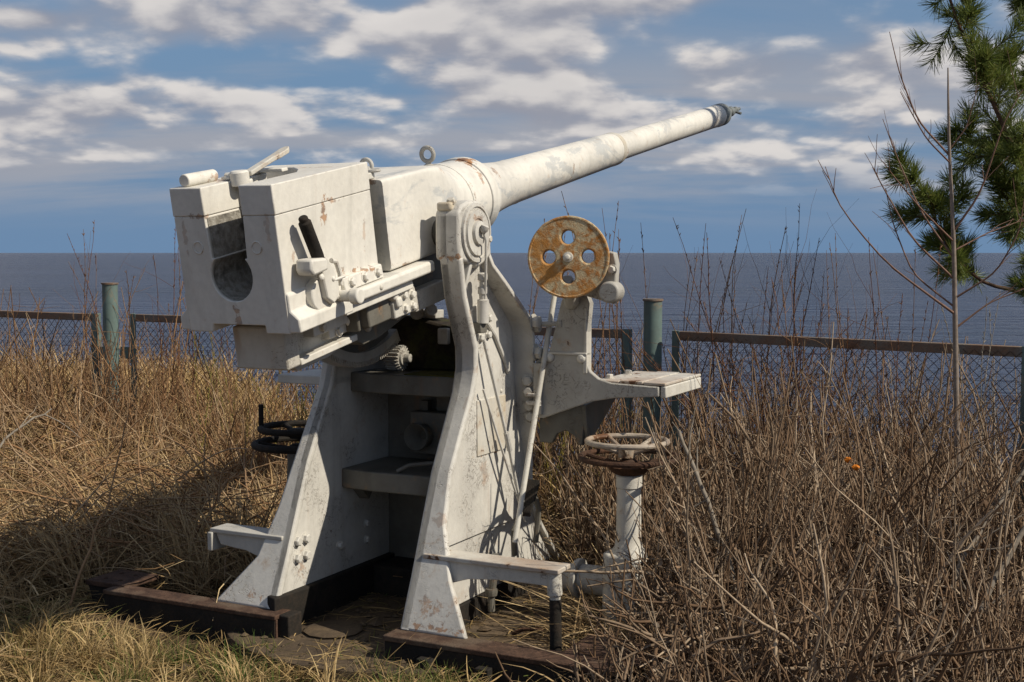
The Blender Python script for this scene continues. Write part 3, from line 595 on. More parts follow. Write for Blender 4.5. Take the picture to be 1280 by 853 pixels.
seat = part('seat_frame', MB().box(.76, 1.075, .972, 1.44, 1.010, 1.055).box(1.072, 1.098, .955, 1.45, 1.004, 1.0565), 'white', sb, .005)
for i, (v0, v1) in enumerate(((.76, .872), (.876, .986), (.990, 1.094))): part('seat_board', MB().box(v0, v1, .955, 1.46, 1.058 + .002 * (i % 2), 1.072 + .003 * (i % 2)), 'plank', seat, .004)
for u in (1.05, 1.28): bolt(seat, (.79, u, 1.074), (0, 0, 1), .018, 'plank')
part('under_bracket', MB().prism([(.455, .93), (.69, .945), (.675, .76), (.655, .76), (.635, .80), (.59, .825), (.545, .805), (.52, .76), (.455, .76)], 'y', 1.0, 1.03), 'grimy_shaded', sb, .004)
part('under_rib', MB().prism([(.98, .95), (1.40, .99), (1.40, .97), (1.02, .76)], 'x', .680, .700), 'grimy_shaded', sb, .003)
# disc: faces back towards the breech and a little to the right
dn = R(15)
DC = Vector((.690, .80, 1.630))
def DT(x, y, z): return tuple(DC + Vector((math.cos(dn) * x, math.sin(dn) * x, 0)) + Vector((-math.sin(dn) * y, math.cos(dn) * y, 0)) * 1.0 + Vector((0, 0, z)))
outer = circ(0, 0, .180, 64)
lob = []
for x, z in outer:
    k = 1.0 + .035 * math.exp(-((math.degrees(math.atan2(z, x)) - 128) / 14) ** 2); lob.append((x * k, z * k))
dh = [circ(.088 * math.cos(t), .088 * math.sin(t), .030, 20) for t in (R(92), R(180), R(270), R(2))]
disc = part('rusted_disc', holed(lob, dh, .050).tf(DT), 'disc', gun, .008, 40)
part('disc_rim', MB().lathe([(.0, .176), (-.004, .190), (.056, .192), (.060, .180)], DT(0, 0, 0), Vector(DT(0, 1, 0)) - DC, 64) if False else MB().tube([DT(.177 * math.cos(t), .004, .177 * math.sin(t)) for t in np.linspace(0, 2 * math.pi, 64, endpoint=False)], .007, 8, True), 'disc', disc, 0)
part('disc_hub', MB().lathe([(-.05, .008), (-.048, .012), (-.018, .013), (-.016, .022), (.002, .023)], DT(0, 0, 0), Vector(DT(0, 1, 0)) - DC, 18), 'white', disc, 0)
part('disc_back', MB().tube([DT(-.02, .05, -.10), DT(.0, .12, -.20), (.64, .95, 1.42)], .035, 12).prism([(.71, 1.46), (.87, 1.42), (.880, 1.60), (.868, 1.65), (.82, 1.66), (.74, 1.50)], 'y', .90, .945), 'flaky', arm, .006)
part('arm_cylinder', MB().lathe([(0, .042), (.008, .048), (.10, .048)], (.862, .85, 1.475), (-.1, 1, 0), 24), 'flaky', arm, .004)
bolt(arm, (.865, .885, 1.575), (0, -1, 0), .018, 'white')

# ---- handwheel pedestals ----
def wheel(name, c, r, tr, mat, parent, nsp=5, drop=.03, ph=0.0):
    mb = MB().tube([(c[0] + r * math.cos(t), c[1] + r * math.sin(t), c[2]) for t in np.linspace(0, 2 * math.pi, 40, endpoint=False)], tr, 10, True)
    o = part(name, mb, mat, parent, 0)
    for i in range(nsp):
        t = ph + 2 * math.pi * i / nsp
        part('spoke', MB().tube([(c[0] + .03 * math.cos(t), c[1] + .03 * math.sin(t), c[2] - drop), (c[0] + .5 * r * math.cos(t + .08), c[1] + .5 * r * math.sin(t + .08), c[2] - drop * .6), (c[0] + r * math.cos(t + .1), c[1] + r * math.sin(t + .1), c[2])], [tr * .95, tr * .75, tr * .8], 8), mat, o, 0)
    part('wheel_hub', MB().lathe([(-.02, .04), (.02, .042), (.03, .03)], (c[0], c[1], c[2] - drop), (0, 0, 1), 20), mat, o, 0)
    return o
PV, PU = .985, .80
pd = part('wheel_pedestal', MB().lathe([(.30, .085), (.335, .080), (.36, .062), (.40, .056), (.62, .053), (.625, .058), (.675, .058), (.682, .050)], (PV, PU, 0), (0, 0, 1), 32), 'white', gun, 0, 30)
part('gear_case', MB().prism([(-.085, -.055), (-.055, -.085), (.055, -.085), (.085, -.055), (.085, .055), (.055, .085), (-.055, .085), (-.085, .055)], 'z', .02, .335).tf(lambda x, y, z: (PV - .02 + x * (1 - .05 * z), PU + y * (1 - .05 * z), z)), 'white', pd, .016, 40, 3)
part('gear_case_neck', MB().lathe([(0, .062), (.06, .062), (.075, .088), (.10, .09)], (.66, PU, .19), (1, 0, 0), 28).cyl((.36, PU, .19), (.67, PU, .19), .055, 24).cyl((.76, PU, .19), (.92, PU, .19), .066, 24), 'flaky', pd, .004)
part('case_foot', MB().prism([(-.11, -.11), (.10, -.11), (.10, .11), (-.11, .11)], 'z', .0, .028).tf(lambda x, y, z: (PV + x, PU + y, z)), 'grimy_shaded', pd, .006)
wl = wheel('handwheel', (PV, PU, .755), .214, .0125, 'rust', gun, 5, .035, .5)
wu = wheel('handwheel', (PV - .01, PU, .825), .176, .0125, 'wheel', gun, 5, .05, 1.1)
part('wheel_cone', MB().lathe([(.675, .045), (.69, .075), (.72, .105), (.735, .05)], (PV, PU, 0), (0, 0, 1), 24), 'rust', wl, 0)
part('wheel_knob', MB().lathe([(0, .012), (.03, .016), (.06, .012)], (PV + .14, PU - .06, .82), (0, 0, 1), 10), 'plank', wu, 0)
LV, LU = -.83, .86
pl = part('wheel_pedestal', MB().lathe([(.0, .10), (.30, .085), (.335, .080), (.36, .062), (.60, .053), (.66, .055)], (LV, LU, 0), (0, 0, 1), 24), 'grimy_shaded', gun, 0, 30)
wl2 = wheel('handwheel', (LV + .0, LU, .685), .215, .018, 'black', gun, 4, .03, .3)
wu2 = wheel('handwheel', (LV + .0, LU, .765), .185, .017, 'black', gun, 4, .03, .9)
part('wheel_knob', MB().cyl((LV - .165, LU - .08, .75), (LV - .165, LU - .08, .885), .0135, 10), 'black', wu2, .002)
# ---- pedal and pipe clutter at the foot of the right cheek ----
pdl = part('foot_pedal', MB().prism([(0, -.02), (.16, -.012), (.17, .012), (0, .02)], 'y', -.035, .035).tf(lambda x, y, z: (.50 + y, .74 + x * .62, .47 + x * .80 + z * .6)), 'black', gun, .005)
part('pedal_link', MB().tube([(.49, .76, .50), (.47, .70, .40), (.46, .73, .28)], .012, 8).tube([(.50, .84, .56), (.49, .92, .46), (.47, .93, .30)], .014, 8), 'grimy_shaded', pdl, 0)
part('drain_pipe', MB().tube([(.47, .52, .33), (.465, .52, .24), (.46, .50, .15), (.46, .50, .08)], .016, 10).lathe([(0, .024), (.02, .026), (.03, .024)], (.465, .52, .24), (0, 0, 1), 10).lathe([(0, .026), (.02, .028), (.03, .026)], (.46, .50, .15), (0, 0, 1), 10), 'grimy_shaded', gun, 0)
part('cable_loop', MB().tube([(.62, .38, .03), (.66, .40, .05), (.71, .44, .045), (.72, .50, .03), (.67, .52, .028)], .009, 8), 'rust', gun, 0)

# ---------------------------------------------------------------- fence
fence = empty('chain_link_fence', (FENCE[2][0], FENCE[2][1], 0))
tag(fence, 'low chain-link fence with teal posts and rusted angle-iron rails along the bluff', 'fence')
def fpart(name, mb, mat, parent=None, bevel=.003):
    mb.tf(lambda x, y, z: (x - FENCE[2][0], y - FENCE[2][1], z)); return part(name, mb, mat, parent or fence, bevel)
def lerp(a, b, t): return tuple(np.array(a) + (np.array(b) - np.array(a)) * t)
POSTS = [(-2.92, 9.30, .055, 1.42), (.835, 7.58, .055, 1.365), (2.66, 6.22, .05, 1.25), (-6.4, 10.95, .05, 1.4)]
for x, y, r, top in POSTS:
    gz = float(ground_h(x, y)) - .3
    fp = fpart('post', MB().cyl((x, y, gz), (x, y, top), r, 24), 'teal', None, 0)
    fpart('post_cap', MB().lathe([(0, r * 1.12), (.012, r * 1.12)], (x, y, top), (0, 0, 1), 24), 'railrust', fp, 0)
def panel(p0, p1, ztop0, ztop1, zb0, zb1):
    d = np.array([p1[0] - p0[0], p1[1] - p0[1]]); L = np.hypot(*d); d /= L; n = np.array([-d[1], d[0]])
    def pt(s, z, o=0): return (p0[0] + d[0] * s + n[0] * o, p0[1] + d[1] * s + n[1] * o, z)
    def bar(s0, z0, s1, z1, h, o0=-.004, o1=.004, vert=False):
        mb = MB(); q = [(s0, z0), (s1, z1)]
        if vert: vs = [pt(s0 - h / 2, z0, o0), pt(s0 + h / 2, z0, o0), pt(s0 + h / 2, z0, o1), pt(s0 - h / 2, z0, o1), pt(s0 - h / 2, z1, o0), pt(s0 + h / 2, z1, o0), pt(s0 + h / 2, z1, o1), pt(s0 - h / 2, z1, o1)]
        else: vs = [pt(s0, z0 - h, o0), pt(s1, z1 - h, o0), pt(s1, z1 - h, o1), pt(s0, z0 - h, o1), pt(s0, z0, o0), pt(s1, z1, o0), pt(s1, z1, o1), pt(s0, z0, o1)]
        return mb.add(vs, [(3, 2, 1, 0), (4, 5, 6, 7), (0, 1, 5, 4), (1, 2, 6, 5), (2, 3, 7, 6), (3, 0, 4, 7)])
    fpart('top_rail', MB().add(*_j(bar(.03, ztop0, L - .03, ztop1, .052), bar(.03, ztop0 - .0, L - .03, ztop1 - .0, .006, .004, .045))), 'railrust')
    fpart('bottom_rail', bar(.03, zb0 + .05, L - .03, zb1 + .05, .05), 'railrust')
    fpart('panel_stile', MB().add(*_j(bar(.02, zb0, .02, ztop0 + .004, .05, -.006, .002, True), bar(-.003, zb0, -.003, ztop0 + .004, .008, .0, .045, True))), 'teal')
    fpart('panel_stile', MB().add(*_j(bar(L - .02, zb1, L - .02, ztop1 + .004, .05, -.006, .002, True), bar(L + .003, zb1, L + .003, ztop1 + .004, .008, .0, .045, True))), 'teal')
    for s_ in (-.05, L + .05): fpart('panel_lug', MB().add(*_j(bar(s_ - .05, ztop0 * (1 - s_ / L) + ztop1 * s_ / L - .24, s_ + .05, ztop0 * (1 - s_ / L) + ztop1 * s_ / L - .24, .085, -.012, .012))), 'teal')
    # woven wire
    pitch = .058; mb = MB(); H0 = min(ztop0 - zb0, ztop1 - zb1); nw = int((L + H0) / pitch) + 2
    for sg in (1, -1):
        for i in range(-int(H0 / pitch) - 1, nw):
            s0 = i * pitch; pts = []
            m = int(H0 / (pitch / 2))
            for k in range(m + 1):
                q = k * pitch / 2; s_ = s0 + sg * q if sg == 1 else s0 + H0 - q
                if .03 < s_ < L - .03:
                    t = s_ / L; zb = zb0 + (zb1 - zb0) * t; zt = ztop0 + (ztop1 - ztop0) * t
                    sag = .012 * math.sin(s_ * 3.1 + q * 4)
                    pts.append(pt(s_ + .004 * math.sin(q * 9 + s_ * 5), zb + .03 + (zt - zb - .05) * q / H0, .004 * (1 if (k + (sg > 0)) % 2 else -1) + sag))
            if len(pts) > 1: mb.tube(pts, .0019, 3)
    o = fpart('wire_mesh', mb, 'wire', None, 0); o['kind'] = 'stuff'
def _j(*mbs):
    o = MB()
    for q in mbs: o.add(q.v, q.f)
    return o.v, o.f
panel(lerp(FENCE[1], FENCE[2], .245), lerp(FENCE[1], FENCE[2], .972), 1.205, 1.19, .26, .02)
panel((-6.3, 10.93), lerp(FENCE[1], FENCE[2], .182), 1.22, 1.20, .40, .28)
panel((.945, 7.50), (2.56, 6.29), 1.19, 1.185, .02, .02)
panel((2.76, 6.15), (5.2, 4.3), 1.18, 1.18, .02, .02)

# ---------------------------------------------------------------- plants
def fast_mesh(name, V, F, mat, tone=None, smooth=False):
    me = bpy.data.meshes.new(name); nv, nf = len(V), len(F); k = F.shape[1]
    me.vertices.add(nv); me.vertices.foreach_set('co', V.astype(np.float32).ravel())
    me.loops.add(nf * k); me.loops.foreach_set('vertex_index', F.astype(np.int32).ravel())
    me.polygons.add(nf); me.polygons.foreach_set('loop_start', np.arange(0, nf * k, k, dtype=np.int32)); me.polygons.foreach_set('loop_total', np.full(nf, k, dtype=np.int32))
    if smooth: me.polygons.foreach_set('use_smooth', np.ones(nf, dtype=bool))
    me.update(calc_edges=True)
    if tone is not None:
        a = me.attributes.new('tone', 'FLOAT', 'POINT'); a.data.foreach_set('value', tone.astype(np.float32))
    me.materials.append(M[mat]); return me
def tubes(Pn, rad, n=3):
    """Pn (N,K,3) centre lines, rad (N,K) -> verts, quads"""
    N, K, _ = Pn.shape
    d = np.gradient(Pn, axis=1); d /= np.linalg.norm(d, axis=2, keepdims=True) + 1e-9
    md = Pn[:, -1] - Pn[:, 0]; ref = np.where(np.abs(md[:, 2:3]) > .7 * np.linalg.norm(md, axis=1, keepdims=True), [[1., .3, 0]], [[0, .2, 1.]])
    a = np.cross(d, ref[:, None, :]); a /= np.linalg.norm(a, axis=2, keepdims=True) + 1e-9; b = np.cross(d, a)
    th = np.arange(n) * 2 * np.pi / n
    V = Pn[:, :, None, :] + (a[:, :, None, :] * np.cos(th)[None, None, :, None] + b[:, :, None, :] * np.sin(th)[None, None, :, None]) * rad[:, :, None, None]
    idx = np.arange(N * K * n).reshape(N, K, n); nx_ = np.roll(idx, -1, axis=2)
    F = np.stack([idx[:, :-1], nx_[:, :-1], nx_[:, 1:], idx[:, 1:]], -1).reshape(-1, 4)
    return V.reshape(-1, 3), F
def ribbons(Pn, wid, side):
    N, K, _ = Pn.shape
    L = Pn - side[:, None, :] * wid[:, :, None]; Rr = Pn + side[:, None, :] * wid[:, :, None]
    V = np.stack([L, Rr], 2); idx = np.arange(N * K * 2).reshape(N, K, 2)
    F = np.stack([idx[:, :-1, 0], idx[:, :-1, 1], idx[:, 1:, 1], idx[:, 1:, 0]], -1).reshape(-1, 4)
    return V.reshape(-1, 3), F
class Batch:
    def __init__(s): s.V = []; s.F = []; s.T = []; s.n = 0
    def add(s, V, F, tone, per): s.V.append(V); s.F.append(F + s.n); s.T.append(np.repeat(tone, per)); s.n += len(V)
    def mesh(s, name, mat, smooth=False): return fast_mesh(name, np.concatenate(s.V), np.concatenate(s.F), mat, np.concatenate(s.T), smooth)

def blades(x, y, length, wid, lean_dir, lean, curl, K=5, z0=0.0, tone=None):
    """curved ribbons rooted on the ground; lean 0 = upright, 1 = lying"""
    N = len(x); t = np.linspace(0, 1, K)
    az = lean_dir; ang = np.clip(lean, 0, 1.25)[:, None] * (np.pi / 2) + curl[:, None] * (t[None, :] - .2)
    seg = (length / (K - 1))[:, None]
    cz = np.cos(ang) * seg; ch = np.sin(ang) * seg
    wob = az[:, None] + rng.normal(0, .25, (N, 1)) * t[None, :] * 1.5
    px = np.concatenate([np.zeros((N, 1)), np.cumsum(ch[:, :-1] * np.cos(wob[:, :-1]), 1)], 1); py = np.concatenate([np.zeros((N, 1)), np.cumsum(ch[:, :-1] * np.sin(wob[:, :-1]), 1)], 1)
    pz = np.concatenate([np.zeros((N, 1)), np.cumsum(cz[:, :-1], 1)], 1)
    X = x[:, None] + px; Y = y[:, None] + py; g = ground_h(X, Y)
    Z = np.maximum(ground_h(x, y)[:, None] + z0[:, None] + pz if hasattr(z0, '__len__') else ground_h(x, y)[:, None] + z0 + pz, g + .006)
    Pn = np.stack([X, Y, Z], -1)
    sa = az + np.pi / 2 + rng.normal(0, .5, N); side = np.stack([np.cos(sa), np.sin(sa), rng.normal(0, .35, N)], -1); side /= np.linalg.norm(side, axis=1, keepdims=True)
    wd = wid[:, None] * np.array([.75, 1, .9, .6, .12] if K == 5 else np.linspace(1, .1, K))[None, :]
    return ribbons(Pn, wd, side)
def stems(base, dirv, length, r0, K=6, wob=.10, droop=0.0, n=3, r1=.35):
    """wandering tapered tubes; base (N,3), dirv (N,3)"""
    N = len(base); d = dirv / np.linalg.norm(dirv, axis=1, keepdims=True)
    pts = [base]; cur = d.copy(); step_ = rng.normal(0, wob, (N, K, 3))
    for k in range(K - 1):
        cur = cur + step_[:, k]; cur[:, 2] -= droop; cur /= np.linalg.norm(cur, axis=1, keepdims=True)
        pts.append(pts[-1] + cur * (length / (K - 1))[:, None])
    Pn = np.stack(pts, 1); rad = r0[:, None] * np.linspace(1, r1, K)[None, :]
    return Pn, rad
def bush(bt, bx, by, nst, hgt, spread, r0, nbr=3, tone=(.0, 1.0), wob=.10, z0=0, n=4, brl=.42, lean=(0, 0)):
    """one many-stemmed bare shrub added to a batch"""
    a = rng.uniform(0, 2 * np.pi, nst); rr = rng.uniform(0, .10, nst)
    x = bx + rr * np.cos(a); y = by + rr * np.sin(a)
    base = np.stack([x, y, ground_h(x, y) + z0 - .02], -1)
    ln = hgt * rng.uniform(.55, 1.05, nst); sp = rng.normal(0, spread, (nst, 2)) + np.array(lean)
    Pn, rad = stems(base, np.stack([sp[:, 0], sp[:, 1], np.ones(nst)], -1), ln, r0 * rng.uniform(.6, 1.15, nst), 7, wob, 0, n)
    V, F = tubes(Pn, rad, n); tn = rng.uniform(tone[0], tone[1], nst); bt.add(V, F, tn, 7 * n)
    if nbr:
        N = nst * nbr; which = np.repeat(np.arange(nst), nbr); f = rng.uniform(.25, .92, N) * 6; i0 = np.floor(f).astype(int); fr_ = (f - i0)[:, None]
        b0 = Pn[which, i0] * (1 - fr_) + Pn[which, np.minimum(i0 + 1, 6)] * fr_
        dd = Pn[which, np.minimum(i0 + 1, 6)] - Pn[which, i0]; dd /= np.linalg.norm(dd, axis=1, keepdims=True) + 1e-9
        dd = dd + rng.normal(0, .55, (N, 3)); bl = ln[which] * rng.uniform(.15, brl, N) * (1.15 - f / 7)
        P2, r2 = stems(b0, dd, bl, rad[which, i0] * .62, 5, wob * 1.3, -.02, 3)
        V, F = tubes(P2, r2, 3); bt.add(V, F, np.clip(tn[which] + rng.normal(0, .08, N), 0, 1), 15)
        return Pn, P2
    return Pn, None

def keep_clear(x, y, r=0.0):
    """true where plants may stand: off the gun's base"""
    dx_, dy_ = x - GX, y - GY; v = dx_ * math.cos(AZ) - dy_ * math.sin(AZ); u = dx_ * math.sin(AZ) + dy_ * math.cos(AZ)
    inside = (v > -.72 + r) & (v < .80 - r) & (u > -.16 + r) & (u < 1.25 - r)
    beam = (np.abs(v) < 1.42) & (u > -.20) & (u < .04)
    ped = np.hypot(v - PV, u - PU) < .15
    return ~(inside | beam | ped)

def scatter(n, x0, x1, y0, y1, extra=None):
    x = rng.uniform(x0, x1, n); y = rng.uniform(y0, y1, n); ok = keep_clear(x, y)
    if extra is not None: ok &= extra(x, y)
    return x[ok], y[ok]

# --- matted dead grass, left of and behind the gun ---
def off_beam(x, y):
    dx_, dy_ = x - GX, y - GY; v = dx_ * math.cos(AZ) - dy_ * math.sin(AZ); u = dx_ * math.sin(AZ) + dy_ * math.cos(AZ)
    return ~((v > -1.55) & (v < 1.5) & (u > -.75) & (u < .30))
def tussocks(bt, cx_, cy_, n0, n1, l0, l1, w0, w1, arch, flow=None, tone=(.5, .2), rad_=.07, lean=.35):
    """clumps of long grass bent over outwards, or combed one way by the snow"""
    for x0, y0 in zip(cx_, cy_):
        n = int(rng.integers(n0, n1)); a = rng.uniform(0, 6.28, n); r_ = np.abs(rng.normal(0, rad_, n)); x = x0 + r_ * np.cos(a); y = y0 + r_ * np.sin(a)
        ok = keep_clear(x, y); x, y, a = x[ok], y[ok], a[ok]; n = len(x)
        if n == 0: continue
        if flow is not None:
            f = flow(x0, y0); k = rng.random(n) < .72; a = np.where(k, f + rng.normal(0, .45, n), a)
        V, F = blades(x, y, rng.uniform(l0, l1, n), rng.uniform(w0, w1, n), a, np.abs(rng.normal(lean, .22, n)), np.abs(rng.normal(arch, .35, n)))
        bt.add(V, F, np.clip(rng.normal(tone[0], tone[1], n) + rng.normal(0, .12), 0, 1), 10)
def flow_l(x, y): return 2.9 + .8 * math.sin(x * 1.3 + y * .9) + .5 * math.sin(x * 3.1 - y * 2.3)
gb = Batch()
x, y = scatter(26000, -5.2, .6, 4.9, 10.6, lambda x, y: (y < fence_y(x) + .2) & (x > -.44 * y - .5) & off_beam(x, y))
N = len(x); flow = np.array([flow_l(p, q) for p, q in zip(x, y)]) + rng.normal(0, .75, N)
V, F = blades(x, y, rng.uniform(.16, .62, N), rng.uniform(.0016, .0052, N), flow, rng.normal(.93, .12, N), rng.normal(.2, .4, N), 5, np.abs(rng.normal(0, .06, N)) * (1 + sst(6.5, 8.5, y)))
tn = np.clip(.5 + .28 * np.sin(x * 2.3 + 1.7 * y) * np.sin(y * 1.9) + rng.normal(0, .26, N), 0, 1); gb.add(V, F, tn, 10)
tx, ty = scatter(520, -5.0, .4, 5.4, 10.0, lambda x, y: (y < fence_y(x) + .1) & (x > -.44 * y - .4) & off_beam(x, y))
tussocks(gb, tx, ty, 22, 60, .28, .66, .0016, .0044, 1.75, flow_l, (.50, .24), .09, .42)
# litter under the thicket
x, y = scatter(14000, .2, 4.2, 4.2, 8.4, lambda x, y: y < fence_y(x) + 1.0); N = len(x)
V, F = blades(x, y, rng.uniform(.10, .40, N), rng.uniform(.0016, .0046, N), rng.uniform(0, 6.28, N), rng.normal(.92, .12, N), rng.normal(.2, .4, N), 5, rng.uniform(0, .08, N)); gb.add(V, F, rng.uniform(0, .9, N), 10)
o = link('matted_grass', gb.mesh('matted_grass', 'matted')); tag(o, 'matted flattened dead brown grass covering the ground around the gun', 'grass', kind='stuff')
# --- paler standing straw in tufts by the fence and beyond it ---
gb = Batch()
tx, ty = scatter(150, -5.5, -.6, 7.4, 11.2, lambda x, y: (np.abs(y - fence_y(x) + .1) < 1.3))
tussocks(gb, tx, ty, 20, 46, .28, .60, .0018, .0042, 1.1, None, (.55, .22), .09, .30)
x, y = scatter(8000, -6.5, -1.3, 9.4, 13.6, lambda x, y: (y > fence_y(x) + .3)); N = len(x)
V, F = blades(x, y, rng.uniform(.25, .5, N), rng.uniform(.003, .006, N), rng.uniform(0, 6.28, N), rng.normal(.62, .2, N), rng.normal(.5, .4, N)); gb.add(V, F, rng.uniform(.3, 1, N), 10)
tx, ty = scatter(70, .0, 3.0, 6.2, 8.8, lambda x, y: np.abs(y - fence_y(x)) < .9)
tussocks(gb, tx, ty, 20, 46, .2, .5, .0018, .0042, 1.2, None, (.5, .22), .09, .35)
o = link('standing_straw', gb.mesh('standing_straw', 'straw')); tag(o, 'tufts of pale dry straw along and beyond the chain-link fence', 'grass', kind='stuff')
# --- pale straw and new green grass in the foreground ---
gb = Batch()
def front_zone(x, y): return keep_clear(x, y) & (y < 5.30 - .47 * (x + .74))
tx = rng.uniform(-2.5, .05, 120); ty = rng.uniform(4.5, 5.9, 120); ok = front_zone(tx, ty); tx, ty = tx[ok], ty[ok]
bu = (tx - GX) * math.sin(AZ) + (ty - GY) * math.cos(AZ)
tussocks(gb, tx[bu < -.42], ty[bu < -.42], 30, 90, .09, .25, .0012, .0028, 1.5, None, (.78, .14), .055, .34)
tussocks(gb, tx[bu >= -.42], ty[bu >= -.42], 16, 50, .05, .12, .0012, .0026, 1.4, None, (.74, .14), .05, .40)
gx = rng.uniform(-1.75, -.2, 46); gy = rng.uniform(4.55, 5.35, 46); ok = front_zone(gx, gy) & ((np.abs(gx + 1.2) < .35) | (np.abs(gx + .38) < .22)); gx, gy = gx[ok], gy[ok]
tussocks(gb, gx, gy, 40, 90, .05, .15, .0011, .0022, .6, None, (.13, .12), .06, .25)
x, y = scatter(9000, -2.8, .2, 4.4, 6.2, lambda x, y: (y < 5.40 - .5 * (x + .74)) & (np.sin(x * 5.1 + 2 * y) + np.sin(y * 7.3 - x * 2.2) > -.9)); N = len(x)
V, F = blades(x, y, rng.uniform(.06, .28, N), rng.uniform(.0013, .0034, N), rng.uniform(0, 6.28, N), rng.normal(.9, .13, N), rng.normal(.3, .4, N), 5, np.abs(rng.normal(0, .015, N))); gb.add(V, F, np.clip(rng.normal(.66, .2, N), 0, 1), 10)
# straw blown onto the base plate and in under the shelves
n = 900; u_ = rng.uniform(-.35, 1.2, n); v_ = rng.normal(.1, .5, n); x = GX + v_ * math.cos(AZ) + u_ * math.sin(AZ); y = GY - v_ * math.sin(AZ) + u_ * math.cos(AZ)
V, F = blades(x, y, rng.uniform(.05, .22, n), rng.uniform(.0012, .0030, n), rng.uniform(0, 6.28, n), rng.normal(.98, .05, n), rng.normal(.1, .2, n), 5, np.full(n, .058)); gb.add(V, F, np.clip(rng.normal(.62, .15, n), 0, 1), 10)
o = link('foreground_grass', gb.mesh('foreground_grass', 'fresh')); tag(o, 'short pale straw and new green grass in front of the gun base', 'grass', kind='stuff')
# --- crumbs of earth and small stones round the base ---
peb = MB(); ico = [(0, 0, 1), (.9, 0, .3), (.28, .85, .35), (-.72, .52, .3), (-.72, -.52, .32), (.28, -.85, .28), (0, 0, -.6)]
for i in range(420):
    u_, v_ = rng.uniform(-.6, 1.1), rng.normal(.0, .65); x = GX + v_ * math.cos(AZ) + u_ * math.sin(AZ); y = GY - v_ * math.sin(AZ) + u_ * math.cos(AZ)
    if y < 4.5: continue
    k = abs(rng.normal(0, .011)) + .005; a = rng.uniform(0, 6.28); on = math.hypot(v_ - .05, u_ - .52) < .82
    z = .022 if on else float(ground_h(x, y)); q = rng.uniform(.7, 1.3, 3)
    peb.add([(x + k * q[0] * (p[0] * math.cos(a) - p[1] * math.sin(a)), y + k * q[1] * (p[0] * math.sin(a) + p[1] * math.cos(a)), z + k * q[2] * .7 * p[2]) for p in ico],
            [(0, 1, 2), (0, 2, 3), (0, 3, 4), (0, 4, 5), (0, 5, 1), (6, 2, 1), (6, 3, 2), (6, 4, 3), (6, 5, 4), (6, 1, 5)])
o = part('earth_crumbs', peb, 'plate', None, 0); tag(o, 'crumbs of earth and small stones round the gun base', 'soil', kind='stuff')

# --- thicket on the right, one mass ---
tb = Batch()
def in_thicket(x, y): return (y < fence_y(x) - .05) & (x > .28) & keep_clear(x, y) & ~((y > 5.0) & (y < 5.9) & (x < .55))
def thick_h(bx, by):
    """how tall the stems stand: lower near the path and in front of the handwheel pedestal"""
    px = bx / by * 1600 + 640; h = rng.uniform(.75, 1.42)
    if by < 4.9: h *= .60
    if px < 815 and by < 5.9: h = min(h, rng.uniform(.16, .34))
    elif px < 900: h *= .72
    return h
cnt = 0
while cnt < 400:            # the tall open canes
    bx, by = rng.uniform(.25, 3.4), rng.uniform(4.0, 7.6)
    if bx > .44 * by + .25 or not in_thicket(np.array(bx), np.array(by)): continue
    bush(tb, bx, by, rng.integers(2, 6), thick_h(bx, by), .20, rng.uniform(.0050, .0110), 5, (.05, 1), .125, 0, 5, .36); cnt += 1
cnt = 0
while cnt < 70:             # a few old, much-branched grey ones
    bx, by = rng.uniform(.6, 3.2), rng.uniform(4.3, 7.2)
    if bx > .44 * by + .2 or not in_thicket(np.array(bx), np.array(by)): continue
    bush(tb, bx, by, rng.integers(1, 4), thick_h(bx, by) * .9, .38, rng.uniform(.009, .0155), 8, (.7, 1), .20, 0, 6, .55); cnt += 1
cnt = 0
while cnt < 420:            # the low tangle between them
    bx, by = rng.uniform(.25, 3.4), rng.uniform(3.9, 7.6)
    if bx > .44 * by + .25 or not in_thicket(np.array(bx), np.array(by)): continue
    bush(tb, bx, by, rng.integers(3, 8), min(thick_h(bx, by), rng.uniform(.25, .65)), .42, rng.uniform(.0034, .0070), 4, (0, 1), .22, 0, 4, .5); cnt += 1
for i in range(230):        # the same scrub on the brow of the bluff beyond the fence
    bx = rng.uniform(.1, 4.2); by = fence_y(bx) + rng.uniform(.1, 1.9)
    bush(tb, bx, by, rng.integers(4, 8), rng.uniform(.7, 1.35) + .25 * max(0, by - fence_y(bx) - 1.2), .26, rng.uniform(.0042, .0085), 5, (.1, 1), .15, 0, 3)
x, y = scatter(2600, .1, 3.6, 4.1, 7.3, lambda x, y: in_thicket(x, y)); N = len(x)
hz = np.where((x / y * 1600 + 640 < 815), .12, .38)
Pn, rad = stems(np.stack([x, y, ground_h(x, y) + rng.uniform(.02, 1, N) * hz], -1), np.stack([rng.normal(0, 1, N), rng.normal(0, .6, N), rng.normal(.05, .35, N)], -1), rng.uniform(.15, .65, N), rng.uniform(.003, .0090, N), 7, .24)
V, F = tubes(Pn, rad, 4); tb.add(V, F, rng.uniform(.1, 1, N), 28)
